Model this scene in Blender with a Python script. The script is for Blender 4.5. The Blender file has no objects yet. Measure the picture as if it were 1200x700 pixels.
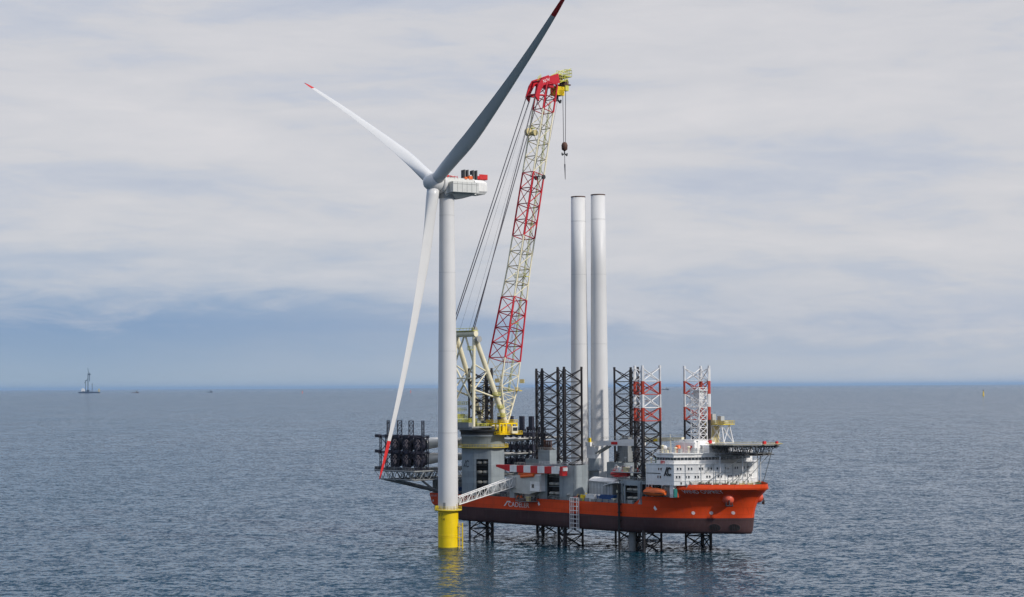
import bpy, math, random
from mathutils import Vector, Matrix

random.seed(7)
R = math.radians
col = bpy.context.scene.collection
scn = bpy.context.scene

# ------------------------------------------------------------------ camera
CAM_H = 60.0
cam_d = bpy.data.cameras.new("camera")
cam = bpy.data.objects.new("camera", cam_d)
col.objects.link(cam)
cam_d.lens = 66.0
cam_d.sensor_width = 36.0
cam_d.clip_start = 1.0
cam_d.clip_end = 900000.0
cam.location = (0, 0, CAM_H)
pitch = math.atan(103.5 / 2200)
cam.rotation_euler = (Matrix.Rotation(math.pi / 2 + pitch, 3, 'X') @ Matrix.Rotation(R(-0.33), 3, 'Z')).to_euler()
scn.camera = cam

# ------------------------------------------------------------------ light
SUN_AZ = (0.83, -0.56)      # horizontal direction towards the sun
SUN_EL = 34.0
sun_d = bpy.data.lights.new("sun", 'SUN')
sun_d.energy = 3.2
sun_d.angle = R(2.5)
sun_d.color = (1.0, 0.95, 0.88)
sun = bpy.data.objects.new("sun", sun_d)
col.objects.link(sun)
_sv = Vector((SUN_AZ[0], SUN_AZ[1], math.tan(R(SUN_EL)) * math.hypot(*SUN_AZ)))
sun.rotation_euler = _sv.to_track_quat('Z', 'Y').to_euler()
sun.location = (0, 0, 900)

world = bpy.data.worlds.new("World")
scn.world = world
world.use_nodes = True
nt = world.node_tree
for n in list(nt.nodes):
    nt.nodes.remove(n)


def N(t, typ, **kw):
    n = t.nodes.new(typ)
    for k, v in kw.items():
        setattr(n, k, v)
    return n


def math_n(t, op, a, b=None, clamp=False):
    n = N(t, 'ShaderNodeMath', operation=op)
    n.use_clamp = clamp
    for i, x in enumerate((a, b)):
        if x is None:
            continue
        if isinstance(x, (int, float)):
            n.inputs[i].default_value = x
        else:
            t.links.new(x, n.inputs[i])
    return n.outputs[0]


def ramp(t, fac, stops, interp='LINEAR'):
    r = N(t, 'ShaderNodeValToRGB')
    cr = r.color_ramp
    cr.interpolation = interp
    while len(cr.elements) > 1:
        cr.elements.remove(cr.elements[-1])
    for i, (p, c) in enumerate(stops):
        e = cr.elements[0] if i == 0 else cr.elements.new(p)
        e.position = p
        e.color = (*c, 1) if len(c) == 3 else c
    t.links.new(fac, r.inputs[0])
    return r.outputs[0]


def mixc(t, fac, a, b, mode='MIX'):
    m = N(t, 'ShaderNodeMix', data_type='RGBA', blend_type=mode)
    for i, x in ((0, fac), (6, a), (7, b)):
        if isinstance(x, (int, float)):
            m.inputs[i].default_value = x
        elif isinstance(x, tuple):
            m.inputs[i].default_value = (*x, 1)
        else:
            t.links.new(x, m.inputs[i])
    return m.outputs[2]


def mapping(t, vec, scale=(1, 1, 1), loc=(0, 0, 0), rot=(0, 0, 0)):
    m = N(t, 'ShaderNodeMapping')
    m.inputs['Scale'].default_value = scale
    m.inputs['Location'].default_value = loc
    m.inputs['Rotation'].default_value = rot
    t.links.new(vec, m.inputs[0])
    return m.outputs[0]


def noise(t, vec, scale, detail=4, rough=0.5, dist=0.0):
    n = N(t, 'ShaderNodeTexNoise')
    n.inputs['Scale'].default_value = scale
    n.inputs['Detail'].default_value = detail
    n.inputs['Roughness'].default_value = rough
    n.inputs['Distortion'].default_value = dist
    t.links.new(vec, n.inputs['Vector'])
    return n.outputs[0]


def srgb(r, g, b):
    f = lambda c: (c / 255 / 12.92) if c / 255 <= 0.04045 else ((c / 255 + 0.055) / 1.055) ** 2.4
    return (f(r), f(g), f(b))


def k10(c, s=10.0):
    return tuple(x * s for x in c)


sky = N(nt, 'ShaderNodeTexSky', sky_type='NISHITA')
sky.sun_disc = False
sky.sun_elevation = R(SUN_EL)
sky.sun_rotation = math.atan2(SUN_AZ[0], SUN_AZ[1])
tc = N(nt, 'ShaderNodeTexCoord')
gen = tc.outputs['Generated']
sep = N(nt, 'ShaderNodeSeparateXYZ')
nt.links.new(gen, sep.inputs[0])
Z = sep.outputs[2]
Xc = sep.outputs[0]
# elevation gradient seen through the cloud deck: (sin elevation -> colour)
zs = math_n(nt, 'MULTIPLY', Z, 1.0, True)
# broad layers
v1 = mapping(nt, gen, (1.0, 1.0, 4.5), (1.3, 0.2, 0.35), (0, R(6.0), 0))
n1 = noise(nt, v1, 2.6, 6, 0.5, 0.3)
v2 = mapping(nt, gen, (1.0, 1.0, 5.0), (4.1, 2.2, 0.0), (0, R(9.0), 0))
n2 = noise(nt, v2, 7.0, 7, 0.55, 0.5)
v3 = mapping(nt, gen, (0.8, 0.8, 4.0), (9.1, 3.2, 1.0), (0, R(12.0), 0))
n3 = noise(nt, v3, 26.0, 8, 0.62, 0.8)
lay = math_n(nt, 'ADD', math_n(nt, 'MULTIPLY', n1, 0.50), math_n(nt, 'ADD', math_n(nt, 'MULTIPLY', n2, 0.35), math_n(nt, 'MULTIPLY', n3, 0.15)))
cloud = ramp(nt, lay, [(0.36, k10(srgb(182, 190, 208))), (0.46, k10(srgb(198, 202, 213))),
                       (0.51, k10(srgb(209, 209, 214))), (0.62, k10(srgb(219, 217, 220)))])
# clearer band low over the sea (blue), ragged edge
warp = math_n(nt, 'MULTIPLY', math_n(nt, 'SUBTRACT', math_n(nt, 'ADD', math_n(nt, 'MULTIPLY', n2, 0.7), math_n(nt, 'MULTIPLY', n3, 0.3)), 0.5), 0.13)
warp2 = math_n(nt, 'MULTIPLY', Xc, -0.045)
zz = math_n(nt, 'ADD', math_n(nt, 'ADD', Z, warp), math_n(nt, 'MULTIPLY', math_n(nt, 'ADD', Xc, 0.25), 0.05))
band = ramp(nt, zz, [(0.0, (0.95, 0.95, 0.95)), (0.038, (0.92, 0.92, 0.92)), (0.056, (0.50, 0.50, 0.50)), (0.085, (0.16, 0.16, 0.16)), (0.125, (0, 0, 0))])
bluec = ramp(nt, Z, [(0.0, k10(srgb(158, 177, 194))), (0.012, k10(srgb(146, 169, 194))), (0.034, k10(srgb(118, 151, 191))), (0.06, k10(srgb(152, 173, 200))), (0.1, k10(srgb(175, 186, 203)))])
rightfade = ramp(nt, math_n(nt, 'ADD', math_n(nt, 'MULTIPLY', Xc, 1.6), 0.5), [(0.15, (1, 1, 1)), (0.85, (0.38, 0.38, 0.38))])
bandf = math_n(nt, 'MULTIPLY', band, rightfade)
skycol = mixc(nt, bandf, cloud, bluec)
skycol = mixc(nt, ramp(nt, Z, [(0.21, (0, 0, 0)), (0.38, (0.9, 0.9, 0.9))]), skycol, k10(srgb(104, 146, 204)))  # sky above the view made bluer, to tint what the sea reflects
skycol = mixc(nt, ramp(nt, Z, [(0.62, (0, 0, 0)), (0.85, (1, 1, 1))]), skycol, k10((0.95, 0.97, 1.0)))  # unseen overhead sky brightened to add ambient light to the scene
# a little of the real sky shows through everywhere
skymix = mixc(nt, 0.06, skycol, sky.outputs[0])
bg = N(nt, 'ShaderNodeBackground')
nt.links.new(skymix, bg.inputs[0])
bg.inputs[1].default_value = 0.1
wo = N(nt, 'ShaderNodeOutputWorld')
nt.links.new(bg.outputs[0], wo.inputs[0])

scn.view_settings.view_transform = 'Standard'
scn.view_settings.look = 'None'
scn.view_settings.exposure = 0.0
scn.view_settings.gamma = 1.0
scn.view_settings.use_curve_mapping = False
scn.render.engine = 'CYCLES'
scn.cycles.use_denoising = True
scn.cycles.max_bounces = 6
scn.cycles.volume_bounces = 0
scn.cycles.caustics_reflective = False
scn.cycles.caustics_refractive = False

# ------------------------------------------------------------------ materials
MATS = {}


def mat(name, rgb, rough=0.5, var=0.18, scale=0.35, metal=0.0, streak=0.0, streakcol=(0.12, 0.07, 0.045), spec=0.4, fine=0.0):
    if name in MATS:
        return MATS[name]
    m = bpy.data.materials.new(name)
    m.use_nodes = True
    t = m.node_tree
    b = t.nodes['Principled BSDF']
    c = N(t, 'ShaderNodeTexCoord').outputs['Object']
    n = noise(t, c, scale, 6, 0.6)
    lo = tuple(x * (1 - var) for x in rgb)
    hi = tuple(min(1, x * (1 + var)) for x in rgb)
    base = ramp(t, n, [(0.3, lo), (0.7, hi)])
    if fine:
        n3_ = noise(t, c, scale * 9, 4, 0.6)
        base = mixc(t, ramp(t, n3_, [(0.5, (0, 0, 0)), (0.75, (fine, fine, fine))]), base, tuple(x * 0.55 for x in rgb))
    if streak:
        v = mapping(t, c, (1.3, 1.3, 0.09))
        ns = noise(t, v, 1.1, 5, 0.65)
        nb = noise(t, c, 0.12, 3)
        f = math_n(t, 'MULTIPLY', ramp(t, ns, [(0.50, (0, 0, 0)), (0.72, (1, 1, 1))]), math_n(t, 'MULTIPLY', nb, 2 * streak), True)
        base = mixc(t, f, base, streakcol)
    t.links.new(base, b.inputs['Base Color'])
    rr = ramp(t, n, [(0.3, (rough * 0.8,) * 3), (0.7, (min(1, rough * 1.2),) * 3)])
    t.links.new(rr, b.inputs['Roughness'])
    b.inputs['Metallic'].default_value = metal
    b.inputs['Specular IOR Level'].default_value = spec
    MATS[name] = m
    return m


M_tower = mat('tower_paint', (0.63, 0.62, 0.605), 0.5, 0.05, 0.08, streak=0.10, streakcol=(0.45, 0.44, 0.42))
M_blade = mat('blade_gelcoat', (0.66, 0.65, 0.635), 0.38, 0.03, 0.1)
M_stored = mat('stored_blade_gelcoat', (0.70, 0.67, 0.62), 0.45, 0.05, 0.2)
M_btip = mat('blade_tip_red', (0.62, 0.03, 0.03), 0.4, 0.05)
M_yellow = mat('yellow_paint', (0.80, 0.56, 0.003), 0.45, 0.08, 0.25, streak=0.16, streakcol=(0.42, 0.28, 0.02))
M_yel2 = mat('yellow_rail_paint', (0.62, 0.46, 0.03), 0.5, 0.15)
M_lime = mat('yellow_green_grating', (0.56, 0.54, 0.09), 0.6, 0.25, 1.2)
M_white = mat('white_ship_paint', (0.79, 0.775, 0.745), 0.5, 0.08, 0.5, streak=0.30, streakcol=(0.42, 0.36, 0.30))
M_cream = mat('cream_crane_paint', (0.76, 0.69, 0.49), 0.5, 0.08, 0.5, streak=0.2, streakcol=(0.4, 0.34, 0.25))
M_bred = mat('boom_red', (0.52, 0.010, 0.022), 0.45, 0.12, 0.6)
M_cred = mat('red_paint', (0.58, 0.02, 0.02), 0.45, 0.1)
M_hull = mat('hull_orange_red', (0.68, 0.064, 0.010), 0.5, 0.12, 0.10, streak=0.22, streakcol=(0.22, 0.04, 0.02), spec=0.22)
M_boot = mat('boot_top_purple', (0.070, 0.036, 0.036), 0.7, 0.16, 0.15, streak=0.25, streakcol=(0.11, 0.085, 0.08), spec=0.2)
M_legb = mat('leg_black', (0.022, 0.020, 0.022), 0.55, 0.3, 0.8, streak=0.3, streakcol=(0.08, 0.045, 0.035))
M_legw = mat('leg_white', (0.70, 0.69, 0.68), 0.5, 0.1, 0.8, streak=0.2)
M_legr = mat('leg_red', (0.42, 0.055, 0.03), 0.5, 0.15, 0.8)
M_blue = mat('bluegrey_paint', (0.27, 0.305, 0.32), 0.5, 0.12, 0.3, streak=0.25, streakcol=(0.10, 0.10, 0.10))
M_lgrey = mat('light_grey_paint', (0.42, 0.43, 0.42), 0.5, 0.1, 0.4, streak=0.25, streakcol=(0.25, 0.22, 0.19))
M_mgrey = mat('mid_grey_paint', (0.22, 0.23, 0.23), 0.6, 0.15, 0.5, streak=0.2)
M_deck = mat('deck_grey_green', (0.10, 0.12, 0.115), 0.8, 0.35, 0.4, fine=0.5)
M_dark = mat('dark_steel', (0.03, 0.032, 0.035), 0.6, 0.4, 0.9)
M_navy = mat('rack_navy', (0.018, 0.018, 0.032), 0.5, 0.3, 0.8)
M_galv = mat('galvanised_steel', (0.36, 0.36, 0.34), 0.5, 0.15, 0.9, metal=0.3)
M_black = mat('black_rubber', (0.012, 0.012, 0.013), 0.6, 0.1)
M_glass = mat('dark_glass', (0.02, 0.025, 0.03), 0.12, 0.3, 0.5, spec=0.8)
M_orange = mat('lifeboat_orange', (0.72, 0.13, 0.02), 0.4, 0.08, 0.4)
M_cblue = mat('container_blue', (0.012, 0.06, 0.19), 0.5, 0.12, 0.5)
M_green = mat('machinery_green', (0.03, 0.10, 0.06), 0.5, 0.2)
M_brown = mat('rust_brown', (0.10, 0.045, 0.03), 0.7, 0.3)
M_tan = mat('pale_yellow_paint', (0.55, 0.46, 0.22), 0.55, 0.15)
M_rope = mat('steel_rope', (0.035, 0.03, 0.045), 0.5, 0.2)
M_txt = mat('white_lettering', (0.85, 0.83, 0.82), 0.5, 0.12, 1.5)
M_txtp = mat('pale_pink_lettering', (0.74, 0.58, 0.56), 0.5, 0.15, 1.5)
M_jack = mat('jack_grey', (0.36, 0.34, 0.29), 0.5, 0.25, 0.9)
M_txtb = mat('black_lettering', (0.02, 0.018, 0.018), 0.5, 0.2, 1.5)
M_bolt = mat('root_pale_pink', (0.62, 0.48, 0.45), 0.5, 0.2, 1.5)
M_teal = mat('teal_paint', (0.02, 0.16, 0.14), 0.5, 0.2)


# ------------------------------------------------------------------ mesh builder
def plates(m, seam=0.72):
    t = m.node_tree
    b = t.nodes['Principled BSDF']
    src = b.inputs['Base Color'].links[0].from_socket
    c = N(t, 'ShaderNodeTexCoord').outputs['Object']
    sp = N(t, 'ShaderNodeSeparateXYZ'); t.links.new(c, sp.inputs[0])
    cb = N(t, 'ShaderNodeCombineXYZ'); t.links.new(sp.outputs[0], cb.inputs[0]); t.links.new(sp.outputs[2], cb.inputs[1])
    br = N(t, 'ShaderNodeTexBrick')
    br.inputs['Scale'].default_value = 1.0
    br.inputs['Brick Width'].default_value = 9.5
    br.inputs['Row Height'].default_value = 2.35
    br.inputs['Mortar Size'].default_value = 0.05
    br.inputs['Mortar Smooth'].default_value = 0.4
    br.inputs['Color1'].default_value = (0.88, 0.88, 0.88, 1)
    br.inputs['Color2'].default_value = (1.1, 1.1, 1.1, 1)
    br.inputs['Mortar'].default_value = (seam, seam, seam, 1)
    t.links.new(cb.outputs[0], br.inputs['Vector'])
    t.links.new(mixc(t, 1.0, src, br.outputs[0], 'MULTIPLY'), b.inputs['Base Color'])


plates(M_hull)
plates(M_boot)
plates(M_white, 0.9)
plates(M_blue, 0.85)
plates(M_lgrey, 0.85)


class MB:
    def __init__(s):
        s.v, s.f, s.m = [], [], []
        s.cur = 0
        s.smooth = []
        s.sm = False

    def add(s, vs, fs, mi=None, smooth=None):
        o = len(s.v)
        s.v += [tuple(p) for p in vs]
        s.f += [tuple(i + o for i in f) for f in fs]
        s.m += [s.cur if mi is None else mi] * len(fs)
        s.smooth += [s.sm if smooth is None else smooth] * len(fs)
        return s

    def box(s, c, d, rz=0.0, mi=None, taper=None):
        cx, cy, cz = c
        hx, hy, hz = d[0] / 2, d[1] / 2, d[2] / 2
        ca, sa = math.cos(rz), math.sin(rz)
        vs = []
        for z in (-1, 1):
            tp = taper if (taper and z > 0) else 1.0
            for x, y in ((-1, -1), (1, -1), (1, 1), (-1, 1)):
                px, py = x * hx * tp, y * hy * tp
                vs.append((cx + px * ca - py * sa, cy + px * sa + py * ca, cz + z * hz))
        return s.add(vs, [(3, 2, 1, 0), (4, 5, 6, 7), (0, 1, 5, 4), (1, 2, 6, 5), (2, 3, 7, 6), (3, 0, 4, 7)], mi, False)

    def bb(s, x0, x1, y0, y1, z0, z1, mi=None):
        return s.box(((x0 + x1) / 2, (y0 + y1) / 2, (z0 + z1) / 2), (x1 - x0, y1 - y0, z1 - z0), 0, mi)

    def tube(s, p, q, r, r2=None, n=6, mi=None, caps=True):
        p, q = Vector(p), Vector(q)
        r2 = r if r2 is None else r2
        d = q - p
        if d.length < 1e-6:
            return s
        d.normalize()
        a = d.orthogonal().normalized()
        b = d.cross(a)
        vs = []
        for c, rr in ((p, r), (q, r2)):
            for i in range(n):
                t = 2 * math.pi * (i + 0.5) / n
                vs.append(c + (a * math.cos(t) + b * math.sin(t)) * rr)
        fs = [(i, (i + 1) % n, n + (i + 1) % n, n + i) for i in range(n)]
        s.add(vs, fs, mi, n > 5)
        if caps:
            s.add(vs[:n], [tuple(range(n - 1, -1, -1))], mi, False)
            s.add(vs[n:], [tuple(range(n))], mi, False)
        return s

    def path(s, pts, r, n=5, mi=None, close=False):
        pts = list(pts)
        if close:
            pts.append(pts[0])
        for a, b in zip(pts, pts[1:]):
            s.tube(a, b, r, n=n, mi=mi)
        return s

    def prism(s, pts, z0, z1, mi=None, top=None):
        n = len(pts)
        top = top or pts
        vs = [(x, y, z0) for x, y in pts] + [(x, y, z1) for x, y in top]
        fs = [tuple(range(n - 1, -1, -1)), tuple(range(n, 2 * n))]
        fs += [(i, (i + 1) % n, n + (i + 1) % n, n + i) for i in range(n)]
        return s.add(vs, fs, mi, False)

    def lathe(s, prof, c=(0, 0, 0), n=24, mi=None, axis=None, caps=True):
        """prof: (r, h) list; axis default +z"""
        ax = Vector(axis or (0, 0, 1)).normalized()
        a = ax.orthogonal().normalized() if axis else Vector((1, 0, 0))
        b = ax.cross(a)
        c = Vector(c)
        vs, fs = [], []
        for r, h in prof:
            for i in range(n):
                t = 2 * math.pi * i / n
                vs.append(c + ax * h + (a * math.cos(t) + b * math.sin(t)) * r)
        for k in range(len(prof) - 1):
            for i in range(n):
                fs.append((k * n + i, k * n + (i + 1) % n, (k + 1) * n + (i + 1) % n, (k + 1) * n + i))
        s.add(vs, fs, mi, True)
        if caps:
            s.add(vs[:n], [tuple(range(n - 1, -1, -1))], mi, False)
            s.add(vs[-n:], [tuple(range(n))], mi, False)
        return s

    def lattice(s, c0, c1, rb, nb, cross=True, mi=None, horiz=True, closed=True, flip=0):
        """bracing between chord polylines: c0, c1 = lists of bottom/top chord points (same order)"""
        k = len(c0)
        for b in range(nb):
            t0, t1 = b / nb, (b + 1) / nb
            P0 = [Vector(a).lerp(Vector(z), t0) for a, z in zip(c0, c1)]
            P1 = [Vector(a).lerp(Vector(z), t1) for a, z in zip(c0, c1)]
            for i in range(k if closed else k - 1):
                j = (i + 1) % k
                if cross:
                    s.tube(P0[i], P1[j], rb, n=4, mi=mi, caps=False)
                    s.tube(P0[j], P1[i], rb, n=4, mi=mi, caps=False)
                elif (b + flip) % 2 == 0:
                    s.tube(P0[i], P1[j], rb, n=4, mi=mi, caps=False)
                else:
                    s.tube(P0[j], P1[i], rb, n=4, mi=mi, caps=False)
                if horiz:
                    s.tube(P1[i], P1[j], rb, n=4, mi=mi, caps=False)
        return s

    def railing(s, pts, h=1.1, r=0.05, step=2.0, close=False, mi=None):
        pts = [Vector(p) for p in pts]
        if close:
            pts.append(pts[0])
        for a, b in zip(pts, pts[1:]):
            L = (b - a).length
            n = max(1, round(L / step))
            for i in range(n + 1):
                p = a.lerp(b, i / n)
                s.tube(p, p + Vector((0, 0, h)), r, n=4, mi=mi, caps=False)
            for k in (0.5, 1.0):
                o = Vector((0, 0, h * k))
                s.tube(a + o, b + o, r, n=4, mi=mi, caps=False)
        return s

    def build(s, name, mats, parent=None, base=(0, 0, 0)):
        me = bpy.data.meshes.new(name)
        bx, by, bz = base
        me.from_pydata([(x - bx, y - by, z - bz) for x, y, z in s.v], [], s.f)
        if not isinstance(mats, (list, tuple)):
            mats = [mats]
        for m in mats:
            me.materials.append(m)
        me.polygons.foreach_set('material_index', s.m)
        me.polygons.foreach_set('use_smooth', s.smooth)
        me.update()
        o = bpy.data.objects.new(name, me)
        col.objects.link(o)
        o.parent = parent
        return o


# ------------------------------------------------------------------ frames and things
UX = Vector((0.688, -0.7255, 0))
VX = Vector((0.7255, 0.688, 0))
SHIP0 = Vector((-33.6, 763.2, 7.0))
SHIP_RZ = math.atan2(-0.7255, 0.688)


def ship_pt(u, v, w):
    return SHIP0 + UX * u + VX * v + Vector((0, 0, w))


class Thing:
    """a top-level Empty at the thing's base; parts are given in ship (or world) coordinates"""

    def __init__(s, name, label, cat, base=(0, 0, 0), group=None, ship=True):
        s.base = base
        o = bpy.data.objects.new(name, None)
        o.empty_display_size = 1.0
        col.objects.link(o)
        if ship:
            o.location = ship_pt(*base)
            o.rotation_euler = (0, 0, SHIP_RZ)
        else:
            o.location = base
        o['label'] = label
        o['category'] = cat
        if group:
            o['group'] = group
        s.o = o

    def part(s, name, mb, mats, parent=None):
        return mb.build(name, mats, parent or s.o, s.base)


def solo(name, mb, mats, label, cat, base, group=None, ship=True):
    o = mb.build(name, mats, None, base)
    if ship:
        o.location = ship_pt(*base)
        o.rotation_euler = (0, 0, SHIP_RZ)
    else:
        o.location = base
    o['label'] = label
    o['category'] = cat
    if group:
        o['group'] = group
    return o


def text_mesh(body, size):
    cu = bpy.data.curves.new('lettering', 'FONT')
    cu.body = body
    cu.size = size
    cu.extrude = 0.0
    cu.resolution_u = 3
    ob = bpy.data.objects.new('lettering', cu)
    col.objects.link(ob)
    dg = bpy.context.evaluated_depsgraph_get()
    me = bpy.data.meshes.new_from_object(ob.evaluated_get(dg))
    vs = [tuple(v.co) for v in me.vertices]
    fs = [tuple(p.vertices) for p in me.polygons]
    bpy.data.objects.remove(ob)
    bpy.data.curves.remove(cu)
    bpy.data.meshes.remove(me)
    x0 = min(v[0] for v in vs); x1 = max(v[0] for v in vs)
    y0 = min(v[1] for v in vs); y1 = max(v[1] for v in vs)
    vs = [((v[0] - x0), (v[1] - y0)) for v in vs]
    return vs, fs, x1 - x0, y1 - y0


def text_on(body, fn, width, height):
    """fn(x, y) -> 3d point, x in 0..width, y in 0..height"""
    vs, fs, w, h = text_mesh(body, 2.0)
    mb = MB()
    mb.add([fn(x / w * width, y / h * height) for x, y in vs], fs)
    return mb


def slashC(fn, width, height, bold=0.13):
    """the slanted stroke followed by an open C"""
    mb = MB()
    b = bold * width

    def quad(a, c, wd):
        ax, ay = a
        cx, cy = c
        mb.add([fn(ax, ay), fn(ax + wd, ay), fn(cx + wd, cy), fn(cx, cy)], [(0, 1, 2, 3)])
    quad((0, 0), (0.36 * width, height), b)
    quad((0.22 * width, 0.28 * height), (0.40 * width, 0.0), b)
    n = 16
    cx, cy, r = 0.72 * width, 0.5 * height, 0.5 * height
    pts = []
    for i in range(n + 1):
        t = R(42 + (360 - 84) * i / n)
        pts.append((t,))
    vs, fs = [], []
    for (t,) in pts:
        for rr in (r, r - b * 1.05):
            vs.append(fn(cx + 0.62 * rr * math.cos(t) * width / height * 0.95, cy + rr * math.sin(t)))
    for i in range(n):
        fs.append((2 * i, 2 * i + 1, 2 * i + 3, 2 * i + 2))
    mb.add(vs, fs)
    return mb


# ------------------------------------------------------------------ sea
WAVES = ((0.020, 0.034, 12, 0.24, 2), (0.15, 0.20, -14, 0.90, 2), (0.55, 0.68, 18, 1.75, 3), (1.6, 2.3, -8, 0.80, 2))


def make_sea():
    S = 400000.0
    mb = MB()
    mb.add([(-S, -S, 0), (S, -S, 0), (S, S, 0), (-S, S, 0)], [(0, 1, 2, 3)])
    m = bpy.data.materials.new('sea_water')
    m.use_nodes = True
    t = m.node_tree
    b = t.nodes['Principled BSDF']
    g = N(t, 'ShaderNodeNewGeometry').outputs['Position']
    big = noise(t, mapping(t, g, (0.006, 0.0025, 1)), 1.0, 4, 0.6)
    base = ramp(t, big, [(0.3, (0.003, 0.026, 0.042)), (0.7, (0.006, 0.035, 0.054))])
    t.links.new(base, b.inputs['Base Color'])
    b.inputs['Roughness'].default_value = 0.07
    b.inputs['IOR'].default_value = 1.33
    b.inputs['Specular IOR Level'].default_value = 0.44
    # waves as direct slope fields (swell, wind waves, chop, ripples)
    gust = ramp(t, noise(t, mapping(t, g, (0.0045, 0.0022, 1)), 1.0, 4, 0.6), [(0.3, (0.66,) * 3), (0.7, (1.32,) * 3)])
    acc_ = None
    for (sx, sy, rot, amp, det) in WAVES:
        nn = N(t, 'ShaderNodeTexNoise')
        nn.inputs['Scale'].default_value = 1.0
        nn.inputs['Detail'].default_value = det
        nn.inputs['Roughness'].default_value = 0.55
        nn.inputs['Distortion'].default_value = 0.5
        t.links.new(mapping(t, g, (sx, sy, 1), (3.1 * sx, 7.7 * sy, 0), (0, 0, R(rot))), nn.inputs['Vector'])
        vs = N(t, 'ShaderNodeVectorMath', operation='SUBTRACT')
        t.links.new(nn.outputs[1], vs.inputs[0])
        vs.inputs[1].default_value = (0.5, 0.5, 0.5)
        vm = N(t, 'ShaderNodeVectorMath', operation='MULTIPLY')
        t.links.new(vs.outputs[0], vm.inputs[0])
        vm.inputs[1].default_value = (amp * 0.8, amp, 0)
        if acc_ is None:
            acc_ = vm.outputs[0]
        else:
            va = N(t, 'ShaderNodeVectorMath', operation='ADD')
            t.links.new(acc_, va.inputs[0]); t.links.new(vm.outputs[0], va.inputs[1])
            acc_ = va.outputs[0]
    vg = N(t, 'ShaderNodeVectorMath', operation='MULTIPLY')
    t.links.new(acc_, vg.inputs[0]); t.links.new(gust, vg.inputs[1])
    vz = N(t, 'ShaderNodeVectorMath', operation='ADD')
    t.links.new(vg.outputs[0], vz.inputs[0]); vz.inputs[1].default_value = (0, -0.085, 1)
    vn = N(t, 'ShaderNodeVectorMath', operation='NORMALIZE')
    t.links.new(vz.outputs[0], vn.inputs[0])
    t.links.new(vn.outputs[0], b.inputs['Normal'])
    o = mb.build('sea', m)
    o['kind'] = 'structure'


make_sea()


def make_haze():
    mb = MB()
    S = 398000.0
    mb.box((0, 0, 140), (2 * S, 2 * S, 282))
    m = bpy.data.materials.new('haze')
    m.use_nodes = True
    t = m.node_tree
    for n in list(t.nodes):
        t.nodes.remove(n)
    v = N(t, 'ShaderNodeVolumePrincipled')
    v.inputs['Color'].default_value = (0.52, 0.74, 1.0, 1)
    v.inputs['Density'].default_value = HAZE
    v.inputs['Anisotropy'].default_value = 0.2
    o_ = N(t, 'ShaderNodeOutputMaterial')
    t.links.new(v.outputs[0], o_.inputs['Volume'])
    o = mb.build('haze', m)
    o['kind'] = 'stuff'


HAZE = 0.8e-5
make_haze()

# ------------------------------------------------------------------ hull form
CTRL = {
    0.0: [(19, 0), (50, 0), (80, 0), (104, 0.3), (116, 2.5), (128, 8.5), (138, 17), (143.2, 21.0), (146.2, 25)],
    5.7: [(2.0, 0), (40, 0), (80, 0), (105, 0.1), (118, 1.8), (130, 8.0), (140, 17), (144.6, 21.4), (146.6, 25)],
    13.0: [(-1.0, 0), (40, 0), (80, 0), (108, 0), (120.4, 1.6), (131.6, 7.3), (141.3, 16.0), (146.9, 20.9), (148.8, 25)],
    16.2: [(-1.0, 0), (40, 0), (80, 0), (110, 0), (124, 0.9), (135.5, 6.2), (144.6, 13.8), (150.4, 20.4), (152.7, 25)],
    17.9: [(-1.0, 0), (40, 0), (80, 0), (110, 0), (124, 1.1), (135.3, 6.7), (144.2, 14.1), (150.3, 20.6), (152.9, 25)],
}
NT = 96


def catmull(P, n):
    out = []
    m = len(P) - 1
    for i in range(n + 1):
        x = i / n * m
        k = min(int(x), m - 1)
        t = x - k
        p1, p2 = P[k], P[k + 1]
        p0 = P[k - 1] if k > 0 else (2 * p1[0] - p2[0], 2 * p1[1] - p2[1])
        p3 = P[k + 2] if k < m - 1 else (p2[0] + 0.25 * (p2[0] - p1[0]), p2[1] + 1.0 * (p2[1] - p1[1]))
        r = []
        for a, b, c, d in zip(p0, p1, p2, p3):
            r.append(0.5 * ((2 * b) + (-a + c) * t + (2 * a - 5 * b + 4 * c - d) * t * t + (-a + 3 * b - 3 * c + d) * t ** 3))
        out.append((r[0], max(0.0, min(25.0, r[1]))))
    out[-1] = P[-1]
    return out


LV = sorted(CTRL)
LC = {w: catmull(CTRL[w], NT) for w in LV}


def hull_row(w):
    w = max(0.0, min(17.9, w))
    for a, b in zip(LV, LV[1:]):
        if w <= b:
            t = (w - a) / (b - a)
            if a == 0.0:
                tu = t ** 0.75
                return [((1 - tu) * p[0] + tu * q[0], (1 - t) * p[1] + t * q[1]) for p, q in zip(LC[a], LC[b])]
            if a == 5.7:
                tv = t ** 1.7
                k0 = [min(1.0, max(0.0, (p[0] - 110) / 25)) for p in LC[a]]
                tu = min(1, t * 1.0) ** 0.55
                return [((1 - (tu if i < 24 else t)) * p[0] + (tu if i < 24 else t) * q[0], (1 - (t + (tv - t) * k0[i])) * p[1] + (t + (tv - t) * k0[i]) * q[1]) if i < 24 else ((1 - (t + (tv - t) * k0[i])) * p[0] + (t + (tv - t) * k0[i]) * q[0], (1 - (t + (tv - t) * k0[i])) * p[1] + (t + (tv - t) * k0[i]) * q[1]) for i, (p, q) in enumerate(zip(LC[a], LC[b]))]
            return [((1 - t) * p[0] + t * q[0], (1 - t) * p[1] + t * q[1]) for p, q in zip(LC[a], LC[b])]
    return LC[LV[-1]]


def hull_v(u, w):
    row = hull_row(w)
    for (u0, v0), (u1, v1) in zip(row, row[1:]):
        if u0 <= u <= u1:
            return v0 + (v1 - v0) * (u - u0) / max(1e-6, u1 - u0)
    return 0.0


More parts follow.
